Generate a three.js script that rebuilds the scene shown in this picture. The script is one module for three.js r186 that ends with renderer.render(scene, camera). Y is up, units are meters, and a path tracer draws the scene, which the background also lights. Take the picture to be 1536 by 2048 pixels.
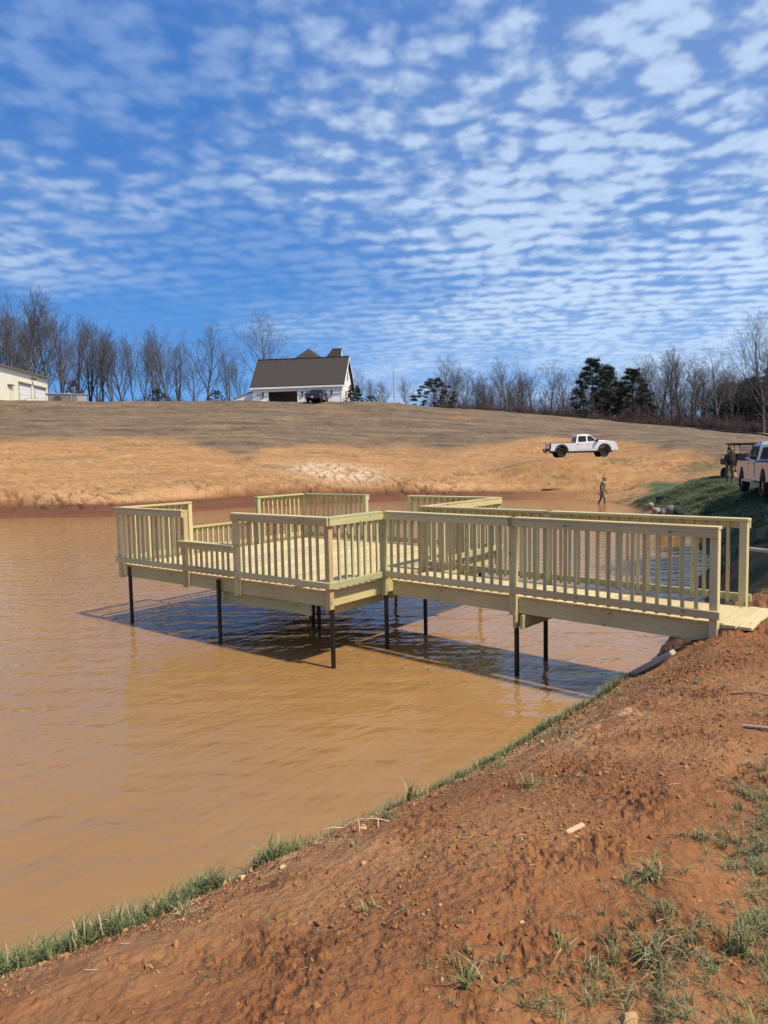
import * as THREE from 'three';
import { ConvexGeometry } from 'three/addons/geometries/ConvexGeometry.js';
import { mergeGeometries, mergeVertices } from 'three/addons/utils/BufferGeometryUtils.js';
import { MarchingCubes } from 'three/addons/objects/MarchingCubes.js';

// ---------------------------------------------------------------- camera, sky, sun, exposure
const scene = new THREE.Scene();
const F = 1399.67, YAW = 0.6613, PITCH = 0.0772, ROLL = -0.0205;
const EYE = new THREE.Vector3(6.736, 3.033, 7.349);
const camera = new THREE.PerspectiveCamera(72.38, 0.75, 0.05, 2500);
camera.rotation.order = 'YXZ';
camera.rotation.set(-PITCH, YAW, ROLL);
camera.position.copy(EYE);
scene.add(camera);
const renderer = new THREE.WebGLRenderer();
renderer.toneMapping = THREE.LinearToneMapping;
renderer.toneMappingExposure = 1.12;
renderer.shadowMap.enabled = true;

const SUN_AZ = 1.5 * Math.PI / 180, SUN_EL = 55 * Math.PI / 180;
const sunDir = new THREE.Vector3(Math.cos(SUN_AZ) * Math.cos(SUN_EL), Math.sin(SUN_EL), -Math.sin(SUN_AZ) * Math.cos(SUN_EL));
const sun = new THREE.DirectionalLight(0xffedcf, 5.0);
sun.position.copy(sunDir).multiplyScalar(150);
sun.castShadow = true; sun.shadow.radius = 5;
sun.shadow.mapSize.set(4096, 4096);
Object.assign(sun.shadow.camera, { left: -90, right: 90, top: 90, bottom: -90, near: 1, far: 400 });
scene.add(sun, sun.target);

// ---------------------------------------------------------------- noise and small maths
function RNG(a) { return () => { a |= 0; a = a + 0x6D2B79F5 | 0; let t = Math.imul(a ^ a >>> 15, 1 | a); t = t + Math.imul(t ^ t >>> 7, 61 | t) ^ t; return ((t ^ t >>> 14) >>> 0) / 4294967296; }; }
const rnd = RNG(12345);
const PERM = new Uint8Array(1024), GX = new Float32Array(256), GY = new Float32Array(256), VAL = new Float32Array(256);
{ const r = RNG(77), p = [...Array(256).keys()]; for (let i = 255; i > 0; i--) { const j = Math.floor(r() * (i + 1)); [p[i], p[j]] = [p[j], p[i]]; }
  for (let i = 0; i < 1024; i++) PERM[i] = p[i & 255];
  for (let i = 0; i < 256; i++) { const a = r() * 6.2832; GX[i] = Math.cos(a); GY[i] = Math.sin(a); VAL[i] = r(); } }
function noise(x, y) {                                   // gradient noise, about -0.7..0.7
  const xf = Math.floor(x), yf = Math.floor(y), X = xf & 255, Y = yf & 255; x -= xf; y -= yf;
  const u = x * x * x * (x * (x * 6 - 15) + 10), v = y * y * y * (y * (y * 6 - 15) + 10);
  const a = PERM[PERM[X] + Y], b = PERM[PERM[X + 1] + Y], c = PERM[PERM[X] + Y + 1], d = PERM[PERM[X + 1] + Y + 1];
  const n0 = GX[a] * x + GY[a] * y, n1 = GX[b] * (x - 1) + GY[b] * y, n2 = GX[c] * x + GY[c] * (y - 1), n3 = GX[d] * (x - 1) + GY[d] * (y - 1);
  return n0 + u * (n1 - n0) + v * (n2 - n0 + u * (n0 - n1 - n2 + n3));
}
function fbm(x, y, o) { let s = 0, a = 1, t = 0; for (let i = 0; i < o; i++) { s += a * noise(x, y); t += a; a *= 0.5; x = x * 2.03 + 11.3; y = y * 2.03 + 7.7; } return s / t; }
function cells(x, y) {                                   // distance to nearest and second nearest feature point
  const X = Math.floor(x), Y = Math.floor(y); let a = 9, b = 9, id = 0;
  for (let j = -1; j < 2; j++) for (let i = -1; i < 2; i++) {
    const h = PERM[PERM[(X + i) & 255] + ((Y + j) & 255)], dx = X + i + VAL[h] - x, dy = Y + j + VAL[(h * 7 + 31) & 255] - y, d = dx * dx + dy * dy;
    if (d < a) { b = a; a = d; id = h; } else if (d < b) b = d;
  }
  return [Math.sqrt(a), Math.sqrt(b), VAL[id]];
}
const clamp = (x, a = 0, b = 1) => x < a ? a : x > b ? b : x;
const sstep = (a, b, x) => { x = clamp((x - a) / (b - a)); return x * x * (3 - 2 * x); };
const lerp = (a, b, t) => a + (b - a) * t;
function table(t, x) { if (x <= t[0][0]) return t[0][1]; for (let i = 1; i < t.length; i++) if (x <= t[i][0]) return lerp(t[i - 1][1], t[i][1], (x - t[i - 1][0]) / (t[i][0] - t[i - 1][0])); return t[t.length - 1][1]; }
const mix3 = (a, b, t) => [lerp(a[0], b[0], t), lerp(a[1], b[1], t), lerp(a[2], b[2], t)];

// ---------------------------------------------------------------- sky: thin rippled altocumulus over blue air
{
  const W = 4096, H = 2048, d = new Float32Array(W * H * 4);
  const fa = Math.atan2(-Math.cos(YAW), -Math.sin(YAW));           // azimuth of the view
  const rowA = fa + 0.10;                                           // the ripples lie across this bearing
  const ca = Math.cos(rowA), sa = Math.sin(rowA);
  for (let j = 0; j < H; j++) {
    const el = ((j + 0.5) / H - 0.5) * Math.PI, sy = Math.sin(el), cy = Math.cos(el);
    const k = Math.exp(-Math.max(sy, 0) * 4.0);
    for (let i = 0; i < W; i++) {
      const o = (j * W + i) * 4;
      if (el < -0.01) { d[o] = 0.16; d[o + 1] = 0.14; d[o + 2] = 0.13; d[o + 3] = 1; continue; }
      const az = ((i + 0.5) / W - 0.5) * 2 * Math.PI, dx = Math.cos(az) * cy, dz = Math.sin(az) * cy;
      const toSun = Math.max(0, dx * sunDir.x + sy * sunDir.y + dz * sunDir.z);
      const whiten = Math.pow(toSun, 5) * 0.55;
      let r = lerp(0.010, 0.15, k), g = lerp(0.115, 0.42, k), b = lerp(0.45, 0.86, k);
      r = lerp(r, 0.45, whiten * 0.6); g = lerp(g, 0.6, whiten * 0.6); b = lerp(b, 0.88, whiten * 0.6);
      const s = 1 / (Math.max(sy, 0) + 0.035), px = dx * s, pz = dz * s;
      const a = px * ca + pz * sa, c = -px * sa + pz * ca;         // along the bearing, to its right
      const w1 = fbm(a * 1.3 + 3, c * 1.3, 3), w2 = fbm(a * 1.3 + 40, c * 1.3 + 9, 3);
      const dist = Math.hypot(a, c), right = c / (0.9 + 0.42 * Math.abs(a));
      const cover = clamp(0.66 + 0.34 * right + 1.1 * fbm(a * 0.6 + 5.2, c * 0.8 + 2.1, 3) - 0.5 * sstep(-0.05, 0.75, -right) * sstep(2.4, 4.5, dist), 0.26 - 0.2 * sstep(2.2, 4.2, dist), 1.0);
      const row = 0.5 + 0.5 * Math.sin(2 * Math.PI * (a / 0.15 + 1.6 * w1 + c * 0.42));
      const [f1] = cells((a + 0.16 * w2) / 0.125 + 20, (c + 0.17 * w1) / 0.125 + 20), [f2] = cells((a + 0.1 * w1) / 0.06 + 50, (c + 0.1 * w2) / 0.066 + 20);
      const lump = 1 - sstep(0.12, 0.78, f1), lump2 = 1 - sstep(0.1, 0.85, f2);
      const fine = fbm(a * 11, c * 12, 5), fine2 = fbm(a * 34 + 4, c * 34, 3);
      const far = sstep(6, 14, dist), big = fbm(a * 1.7 + 9, c * 1.7, 3);
      const rowW = 0.12 + 0.30 * sstep(2.0, 3.4, dist);
      let m = rowW * row + 0.54 * lump + 0.22 * lump2 + 0.75 * fine + 0.30 * fine2 + 0.75 * big - 0.08;
      m = lerp(m, 0.28 + 0.9 * fine + 0.5 * big, far * 0.8);
      let al = cover * (0.22 + 1.02 * sstep(0.0, 0.95, m)) + 0.06 * cover;
      al = clamp(al, 0, 0.92); al = lerp(al, cover * 0.58, 0.7 * sstep(3.2, 7, dist)) * (1 - 0.3 * far);
      const cl = 0.90 + 0.45 * whiten + 0.16 * sstep(0.3, 1.1, m) + 0.1 * right;
      const low = sstep(2.0, 7, dist);
      r = lerp(r, lerp(0.47, 0.61, low) * cl, al); g = lerp(g, lerp(0.605, 0.75, low) * cl, al); b = lerp(b, lerp(0.82, 0.91, low) * cl, al);
      d[o] = r; d[o + 1] = g; d[o + 2] = b; d[o + 3] = 1;
    }
  }
  const t = new THREE.DataTexture(d, W, H, THREE.RGBAFormat, THREE.FloatType);
  t.mapping = THREE.EquirectangularReflectionMapping; t.magFilter = THREE.LinearFilter; t.needsUpdate = true;
  scene.background = t; scene.environment = t;
}

// ---------------------------------------------------------------- naming and placing
const used = {};
function numbered(name) { const n = used[name] = (used[name] ?? -1) + 1; return n ? `${name}_${String(n).padStart(3, '0')}` : name; }
function tag(o, label, category, group, kind) { o.userData.label = label; if (category) o.userData.category = category; if (group) o.userData.group = group; if (kind) o.userData.kind = kind; return o; }
function shade(o) { o.traverse((c) => { if (c.isMesh) { c.castShadow = c.receiveShadow = true; } }); return o; }
function thing(name, label, category, group) { const g = new THREE.Group(); g.name = numbered(name); tag(g, label, category, group); scene.add(g); return g; }
function mesh(name, geo, mat, parent) { const m = new THREE.Mesh(geo, mat); m.name = parent ? name : numbered(name); m.castShadow = m.receiveShadow = true; (parent ?? scene).add(m); return m; }
function sub(name, parent) { const g = new THREE.Group(); g.name = name; parent.add(g); return g; }
function copyOf(o, label, group) { const c = o.clone(); c.name = numbered(o.name.replace(/_\d{3}$/, '')); c.userData = { ...o.userData }; if (label) c.userData.label = label; if (group) c.userData.group = group; scene.add(c); return c; }
const bearing = (X) => -YAW + Math.atan((X - 768) / F);            // angle from -z towards +x of an image column
const spot = (X, D) => [EYE.x + Math.sin(bearing(X)) * D, EYE.z - Math.cos(bearing(X)) * D];
const column = (x, z) => { let a = Math.atan2(x - EYE.x, -(z - EYE.z)) + YAW; if (a > Math.PI) a -= 2 * Math.PI; if (a < -Math.PI) a += 2 * Math.PI; return Math.abs(a) > 1.35 ? Math.sign(a) * 6000 + 768 : 768 + F * Math.tan(a); };

// ---------------------------------------------------------------- terrain
const SHORE = [[1.2, 15], [2.3, 8.5], [2.6, 5.75], [2.79, 5.17], [2.94, 4.29], [3.15, 3.48], [3.34, 2.43], [3.46, 1.32], [3.55, 0.2], [3.68, -0.6], [3.80, -1.5], [3.76, -2.4], [3.55, -3.9], [3.3, -6.5], [2.5, -11], [1.4, -15.5], [-0.6, -20.5], [-2.6, -24.5], [-4.2, -28], [-6, -31.8], [-9, -35.6], [-12.5, -36.3], [-16.3, -35.2], [-22.8, -31.3], [-28, -23], [-29.6, -14.3], [-35.4, -10.8], [-39, -3], [-37, 8], [-29, 15], [-16, 19], [-4, 19]];
const N_DAM = 18;
function shore(x, z) {                                  // signed distance to the waterline (land positive) and place along it
  let best = 1e9, at = 0, inside = false;
  for (let i = 0, j = SHORE.length - 1; i < SHORE.length; j = i++) {
    const ax = SHORE[j][0], az = SHORE[j][1], bx = SHORE[i][0], bz = SHORE[i][1], ex = bx - ax, ez = bz - az;
    const t = clamp(((x - ax) * ex + (z - az) * ez) / (ex * ex + ez * ez)), px = x - ax - t * ex, pz = z - az - t * ez, q = px * px + pz * pz;
    if (q < best) { best = q; at = j + t; }
    if ((az > z) !== (bz > z) && x < (bx - ax) * (z - az) / (bz - az) + ax) inside = !inside;
  }
  const d = Math.sqrt(best);
  return [inside ? -d : d, at];
}
const P_FRONT = [[-3, -1.6], [-0.6, -0.35], [0, -0.02], [0.12, 0.13], [0.5, 0.42], [1.4, 0.92], [2.5, 1.22], [4, 1.38], [7, 1.45]];
const P_DOCK = [[-3, -1.6], [-0.6, -0.4], [0, -0.02], [0.08, 0.2], [0.3, 0.36], [0.6, 0.5], [0.8, 0.78], [1.3, 1.05], [2.2, 1.2], [4, 1.36], [7, 1.45]];
const P_BACK = [[-3, -1.6], [-0.6, -0.4], [0, -0.02], [0.2, 0.2], [1.6, 1.15], [2.4, 1.38], [4, 1.45], [9, 1.5]];
const P_GRASS = [[-3, -1.2], [0, -0.02], [0.3, 0.14], [2.9, 1.42], [4, 1.62], [14, 1.8]];
const P_FLAT = [[-3, -0.6], [0, -0.01], [0.8, 0.12], [3, 0.5], [8, 1.95], [11, 3.1], [40, 16]];
const P_SCARP = [[-3, -0.8], [0, -0.01], [0.3, 0.12], [2.6, 0.62], [2.9, 0.95], [3.3, 1.12], [6, 2.0], [20, 5.6], [60, 16]];
function profile(s, d) {
  const P = [[3, P_FRONT], [8.0, P_FRONT], [9.6, P_DOCK], [11.5, P_DOCK], [12.5, P_BACK], [14.6, P_BACK], [16, P_GRASS], [18.9, P_GRASS], [20.2, P_FLAT], [21.5, P_FLAT], [23.5, P_SCARP], [31, P_SCARP]];
  if (s <= 3) return table(P_FRONT, d);
  for (let i = 1; i < P.length; i++) if (s <= P[i][0]) { const t = (s - P[i - 1][0]) / (P[i][0] - P[i - 1][0]); return P[i][1] === P[i - 1][1] ? table(P[i][1], d) : lerp(table(P[i - 1][1], d), table(P[i][1], d), t); }
  return table(P_SCARP, d);
}
const HILL = [
  [-400, [[46, 0.9], [65, 4.8], [80, 7.9], [84, 8.4], [95, 10.6], [112, 11.0], [160, 10.6], [420, 10]]],
  [0, [[46, 0.9], [65, 4.85], [80, 7.9], [84, 8.35], [95, 10.72], [112, 11.1], [160, 10.7], [420, 10]]],
  [500, [[46, 0.8], [66, 4.9], [80, 7.9], [84, 8.4], [95, 10.95], [112, 11.4], [160, 10.8], [420, 10]]],
  [768, [[48, 0.8], [68, 4.3], [82, 7.6], [86, 8.1], [97, 10.75], [112, 11.0], [160, 10], [420, 9]]],
  [1000, [[48, 0.8], [64, 3.5], [84, 6.85], [102, 9.4], [116, 9.5], [160, 8.6], [420, 8]]],
  [1200, [[46, 0.5], [55, 2.75], [62, 3.2], [85, 5.85], [105, 7.9], [118, 7.8], [160, 6.4], [420, 6]]],
  [1350, [[40, 1.7], [55, 3.2], [75, 4.7], [110, 6.7], [122, 6.5], [160, 5], [420, 6]]],
  [1536, [[12, 1.46], [27, 1.58], [42, 1.7], [58, 3.0], [80, 4.1], [110, 5.3], [122, 5.0], [160, 3.6], [420, 6]]],
  [2200, [[12, 1.46], [40, 1.7], [70, 2.4], [110, 3.6], [420, 5]]],
];
function hill(X, D) { if (X <= -400) return table(HILL[0][1], D); for (let i = 1; i < HILL.length; i++) if (X <= HILL[i][0]) return lerp(table(HILL[i - 1][1], D), table(HILL[i][1], D), (X - HILL[i - 1][0]) / (HILL[i][0] - HILL[i - 1][0])); return table(HILL[HILL.length - 1][1], D); }
const DIRT_EDGE = [[-400, 66], [0, 66], [300, 67], [390, 66], [440, 60], [500, 58.5], [560, 65], [700, 66], [800, 67.5], [900, 64], [1000, 68], [1100, 74], [1250, 70], [1340, 60], [1440, 52], [1536, 48], [2000, 40]];
const PAD = spot(1162, 58.5);
function base(x, z) {
  const [d0, s] = shore(x, z), D = Math.hypot(x - EYE.x, z - EYE.z), X = column(x, z);
  const dam = s > 1 && s < N_DAM;
  const wob = D < 14 ? 0.05 * noise(x * 1.1 + 3, z * 1.1) + 0.04 * noise(x * 3.7, z * 3.7) : 0.5 * noise(x * 0.35, z * 0.35) + 0.18 * noise(x * 1.3, z * 1.3 + 5);
  const d = d0 + wob;
  let h = profile(s, d);
  const cap = D < 30 && dam ? Math.max(1.46, hill(X, D)) : hill(X, D);
  const k = 0.25 * sstep(0.5, 4, d), diff = h - cap;                 // smooth minimum
  h = d < 0.5 ? Math.min(h, cap) : h - (diff + Math.sqrt(diff * diff + k * k + 1e-9) - k * 0) * 0.5;
  const pd = Math.hypot(x - PAD[0], z - PAD[1]), pad = pd < 9 ? 1 - sstep(3.4, 8.5, pd) : 0;
  h = lerp(h, 2.76, pad);
  return { h, d, s, D, X, dam, pad };
}
function rough(p, x, z) {                               // relief and soil colour at a point
  let { h, d, s, D, X, dam, pad } = p;
  let col, under = 0;
  const near = 1 - sstep(9, 16, D);
  if (dam && D < 34) {
    const patch = sstep(-0.12, 0.22, fbm(x * 1.1 + 4, z * 1.1 + 9, 3));       // trodden, crumbly or smooth
    if (near > 0) {
      const land = sstep(-0.05, 0.25, d);
      const c1 = fbm(x * 6.5, z * 6.5, 3), n2 = fbm(x * 19 + 5, z * 19, 3), n3 = noise(x * 52, z * 52);
      const [q1, q2] = D < 9 ? cells(x * 15 + 3, z * 15) : [0.5, 0.6];
      const clod = sstep(0.02, 0.5, q2 - q1);
      const ruf = 0.10 + 1.25 * sstep(-0.05, 0.28, fbm(x * 1.9 + 14, z * 1.9 + 3, 3)); h += near * land * (0.07 * fbm(x * 0.9, z * 0.9, 2) + 0.022 * c1 + ruf * (0.010 * n2 + 0.006 * n3 + 0.034 * Math.abs(noise(x * 11 + 2, z * 11)) + 0.020 * Math.abs(noise(x * 25, z * 25 + 4)) + 0.010 * Math.abs(noise(x * 61, z * 61)) - 0.014 + 0.014 * clod * sstep(-0.1, 0.35, n2 + 0.4 * c1)) + 0.012 * Math.max(0, fbm(x * 3 + z * 2.2, z * 5 - x * 2, 2)));
      const lip = Math.exp(-Math.pow((d - 0.5) / 0.35, 2)) * (z > -0.8 ? 1 : 0.3);
      h += near * lip * (0.05 * Math.max(0, c1) + 0.035 * Math.max(0, n2));
      if (s > 9.4 && s < 13 && d < 1.8) under = sstep(9.4, 10.2, s) * sstep(13, 12, s) * sstep(1.15, 0.75, d), h += sstep(0, 0.2, d) * (0.16 * fbm(x * 2.6, z * 2.6 + 2, 3) + 0.06 * n2);   // washed out bank, and the mask for shade painted beneath the walkway
    } else h += 0.10 * fbm(x * 0.7, z * 0.7, 3) + 0.04 * fbm(x * 3, z * 3, 2) * sstep(0, .4, d);
    const t1 = fbm(x * 0.8 + 20, z * 0.8, 4), t2 = fbm(x * 4 + 3, z * 4, 3), t3 = fbm(x * 23, z * 23, 2);
    col = mix3([0.245, 0.094, 0.030], [0.36, 0.166, 0.060], clamp(0.5 + 1.1 * t1 + 0.5 * t2));
    col = mix3(col, [0.125, 0.045, 0.015], patch * clamp(0.25 + 1.3 * t2 + 0.8 * t3) * 0.85);
    const pale = clamp(Math.exp(-((x - 4.62) ** 2 / 0.18 + (z - 2.0) ** 2 / 0.5)) * 1.5 + Math.exp(-((x - 3.75) ** 2 / 0.05 + (z - 4.75) ** 2 / 0.5)) * 0.9 + Math.exp(-Math.pow((d - 0.55) / 0.28, 2)) * 0.55 * (z > -0.6 && z < 7 ? 1 : 0)) * sstep(-0.05, 0.2, t2 + 0.6 * t3 + 0.06);
    col = mix3(col, [0.60, 0.38, 0.19], pale * 0.75);
    const rz = sstep(-0.02, 0.28, fbm(x * 1.9 + 14, z * 1.9 + 3, 3)); col = mix3(col, [0.125, 0.043, 0.014], 0.75 * rz * sstep(-0.15, 0.2, t3 + 0.6 * t2));
    col = mix3(col, [0.40, 0.215, 0.095], 0.45 * (1 - rz) * sstep(-0.05, 0.3, t1 + 0.4 * t2));
    const sp = fbm(x * 37, z * 37, 2);
    col = mix3(col, [0.5, 0.3, 0.16], 0.5 * sstep(0.30, 0.48, sp));
    col = mix3(col, [0.10, 0.042, 0.018], 0.85 * under);  // walkway shade painted into the bank colour
    if (z < -3.2) {                                                              // dam beyond the walkway: darker soil with grass
      const gr = sstep(-0.05, 0.25, fbm(x * 0.8, z * 0.8, 3) + 0.22 * sstep(-14, -19, z) + 0.05) * sstep(0.1, 0.6, d);
      col = mix3(col, [0.17, 0.062, 0.028], 0.6 * sstep(-3, -6, z));
      col = mix3(col, [0.065, 0.095, 0.028], gr * 0.85 * (1 - 0.75 * sstep(2.6, 4.0, d)));
    }
    col = mix3(col, [0.13, 0.05, 0.02], 0.6 * (1 - sstep(0.02, 0.22, d + 0.1 * t2)));                   // wet rim
  } else {
    const n1 = fbm(x * 0.16 + 3, z * 0.16, 4), n2 = fbm(x * 0.7, z * 0.7, 4), n3 = fbm(x * 2.6, z * 2.6, 3), st = fbm(X * 0.004, D * 0.55, 3), fine = fbm(x * 6, z * 6, 2);
    const dirt = clamp(sstep(-2.6, 2.6, table(DIRT_EDGE, X) - D + 5 * n1 + 3.2 * n2 + 1.6 * n3));
    let soil = mix3([0.45, 0.262, 0.106], [0.37, 0.175, 0.060], clamp(0.4 + 1.2 * n2 + 0.8 * st));
    soil = mix3(soil, [0.33, 0.205, 0.105], 0.7 * clamp(n1 + 0.9 * n3 + 0.05)); soil = mix3(soil, [0.55, 0.365, 0.18], 0.6 * sstep(0.05, 0.4, fbm(x * 1.4 + 7, z * 1.4, 3)));
    soil = mix3(soil, [0.27, 0.105, 0.04], 0.8 * sstep(0.1, 0.4, n3 * 1.2 + 0.4 * fine));
    soil = mix3(soil, [0.53, 0.32, 0.135], 0.6 * sstep(0.02, 0.3, fbm(X * 0.010, D * 1.6, 3) + 0.3 * n2)); soil = mix3(soil, [0.36, 0.165, 0.06], 0.6 * sstep(0.05, 0.32, fbm(X * 0.014 + 7, D * 1.9 + 3, 3) + 0.35 * n3));
    soil = mix3(soil, [0.27, 0.165, 0.075], 0.75 * sstep(0.08, 0.34, fbm(X * 0.0045 + 17, D * 0.5 + 8, 3) + 0.35 * n2 + 0.2 * n3)); soil = mix3(soil, [0.20, 0.10, 0.045], 0.8 * sstep(0.26, 0.42, fbm(x * 1.9 + 31, z * 1.9, 3)));
    const veg = sstep(0.16, 0.34, fbm(X * 0.006 + 9, D * 0.35, 3) + 0.5 * n3 + 0.06 * sstep(1000, 1300, X));
    soil = mix3(soil, [0.13, 0.125, 0.045], veg * 0.75);
    const pc = Math.exp(-(((X - 695) / 75) ** 2) - (((D - 54.6) / 2.2) ** 2)) + 0.6 * Math.exp(-(((X - 640) / 60) ** 2) - (((D - 55.5) / 2.5) ** 2));
    if (pc > 0.05) { const [a, b] = cells(x * 1.25, z * 1.25); soil = mix3(soil, [0.66, 0.50, 0.34], clamp(pc * 1.4) * 0.9 * sstep(-0.25, 0.12, n2 + 0.5 * n3 + 0.08)); const cr = (1 - sstep(0.05, 0.2, b - a)) * clamp(pc * 1.8) * sstep(-0.3, 0.1, n2 + n3); soil = mix3(soil, [0.14, 0.07, 0.035], cr * 0.85); h -= cr * 0.16; }
    const trk = Math.exp(-(((X - 1150) / 110) ** 2) - (((D - 57.5) / 2.2) ** 2)) + 0.9 * Math.exp(-(((X - 1245) / 55) ** 2) - (((D - 61.5) / 3) ** 2));
    soil = mix3(soil, [0.42, 0.16, 0.06], clamp(trk) * 0.75 * clamp(0.7 + n3));
    const ridge = 1 - Math.abs(noise(x * 0.42 + 8, z * 0.42)) * 2.2, redness = (1 - sstep(2.3, 3.4, d + 0.8 * n2 + 0.4 * n3)) * sstep(19.6, 22.5, s);
    soil = mix3(soil, mix3([0.17, 0.053, 0.019], [0.095, 0.032, 0.013], clamp(0.5 + 1.6 * fbm(x * 0.25 + z * 0.2, d * 2.4, 3))), redness * 0.9);
    if (s > 20.5 && s < 30) {
      const [e1, e2] = cells(x * 0.62 + 0.5 * n3 + 3, z * 0.62 + 0.5 * n2), [e3, e4] = cells(x * 1.9 + 9, z * 1.9 + 0.6 * n3), keep = sstep(-0.25, 0.15, noise(x * 0.12, z * 0.12 + 4));
      const g = Math.max((1 - sstep(0.02, 0.2, e2 - e1)) * keep, 0.45 * (1 - sstep(0.03, 0.16, e4 - e3))), sc = sstep(1.0, 2.4, d) * (1 - sstep(3.2, 6.2, d)) * sstep(21, 23.5, s);
      h -= sc * 0.26 * (1 - sstep(0.02, 0.2, e2 - e1)) * keep; h += sc * (0.1 * n2 + 0.12 * e1 * keep);
      soil = mix3(soil, [0.09, 0.035, 0.017], sc * g * 0.7);
      const cap = sstep(2.4, 2.9, d + 0.5 * n2) * (1 - sstep(3.6, 5.2, d)) * sstep(-0.2, 0.3, noise(x * 0.09 + 3, z * 0.09) + 0.35 * sstep(600, 100, X));
      soil = mix3(soil, [0.62, 0.36, 0.17], cap * 0.75 * (1 - g));
    }
    soil = mix3(soil, [0.2, 0.07, 0.028], 0.55 * (1 - sstep(0, 0.5, d + 0.3 * n3)));
    let gs = mix3([0.21, 0.148, 0.085], [0.125, 0.088, 0.053], clamp(0.5 + 0.9 * st + 0.9 * n2));
    const sk = fbm(X * 0.013 + 2, D * 0.55, 4), tuss = fbm(x * 0.55, z * 0.55, 3); gs = mix3(gs, [0.085, 0.058, 0.036], 0.85 * sstep(0.0, 0.3, sk + 0.5 * tuss)); gs = mix3(gs, [0.30, 0.215, 0.125], 0.6 * sstep(0.05, 0.32, -sk + 0.4 * n3));
    gs = mix3(gs, [0.15, 0.125, 0.05], 0.5 * clamp(n1 * 1.5 + n3 * 0.6));
    gs = mix3(gs, [0.31, 0.21, 0.12], 0.6 * sstep(0.0, 0.35, fbm(X * 0.003 + 4, D * 0.9 + 2, 2) + 0.6 * n3));
    gs = mix3(gs, [0.095, 0.066, 0.040], 0.85 * sstep(0.05, 0.38, 0.8 * n3 + 0.7 * fine + 0.5 * st + 0.4 * n2)); gs = mix3(gs, [0.26, 0.17, 0.095], 0.35 * sstep(0.05, 0.4, fbm(x * 0.09 + 60, z * 0.09, 3) + 0.4 * n2)); gs = mix3(gs, [0.38, 0.24, 0.13], 0.55 * Math.exp(-(((D - 82.5 - 0.8 * n1) / 0.5) ** 2)) * clamp(0.7 + 2 * n2) * sstep(1000, 800, X));
    const bare = Math.exp(-(((X - 690) / 40) ** 2) - (((D - 88) / 1.6) ** 2)) + Math.exp(-(((X - 930) / 45) ** 2) - (((D - 88) / 2) ** 2));
    gs = mix3(gs, [0.42, 0.2, 0.08], clamp(bare * 0.9 + (sstep(0.36, 0.5, n2) * 0.5)) * clamp(0.5 + 2 * n3));
    col = mix3(gs, soil, dirt);
    if (s > 15.2 && s < 21 && X > 1180) {                                       // grass on the dam end
      const gg = sstep(0, 1, (X - 1285 - 40 * n2) / 35) * (1 - sstep(3.9, 5.4, d + n2)) * sstep(0.1, 0.7, d) ;
      col = mix3(col, mix3([0.045, 0.085, 0.024], [0.10, 0.125, 0.045], clamp(0.5 + n3 * 1.4)), clamp(gg * 1.2));
    }
    h += (1 - 0.9 * pad) * sstep(0.5, 4, d) * (0.16 * n2 + 0.045 * n3) + (D > 70 ? 0.25 * n1 * sstep(70, 80, D) : 0);
    if (D < 75) h += sstep(0.4, 2, d) * dirt * 0.03 * fbm(x * 3.1 + 5, z * 3.1, 2);
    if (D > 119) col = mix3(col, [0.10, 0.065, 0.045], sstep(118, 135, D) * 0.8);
  }
  return [h, col];
}
const groundY = (x, z) => rough(base(x, z), x, z)[0];
const smoothY = (x, z) => base(x, z).h;

function tile(n, f) { const d = new Uint8Array(n * n * 4); for (let j = 0; j < n; j++) for (let i = 0; i < n; i++) { const v = f(i / n, j / n), o = (j * n + i) * 4; d[o] = clamp(v[0]) * 255; d[o + 1] = clamp(v[1]) * 255; d[o + 2] = clamp(v[2]) * 255; d[o + 3] = 255; }
  const t = new THREE.DataTexture(d, n, n); t.wrapS = t.wrapT = THREE.RepeatWrapping; t.magFilter = THREE.LinearFilter; t.needsUpdate = true; return t; }
// periodic noise: blend of four shifted copies
function pnoise(u, v, f, o, seed) { const a = (x, y) => fbm(x * f + seed, y * f + seed * 1.7, o); const su = sstep(0, 1, u), sv = sstep(0, 1, v); return lerp(lerp(a(u, v), a(u - 1, v), su), lerp(a(u, v - 1), a(u - 1, v - 1), su), sv) * 1.35; }

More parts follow.
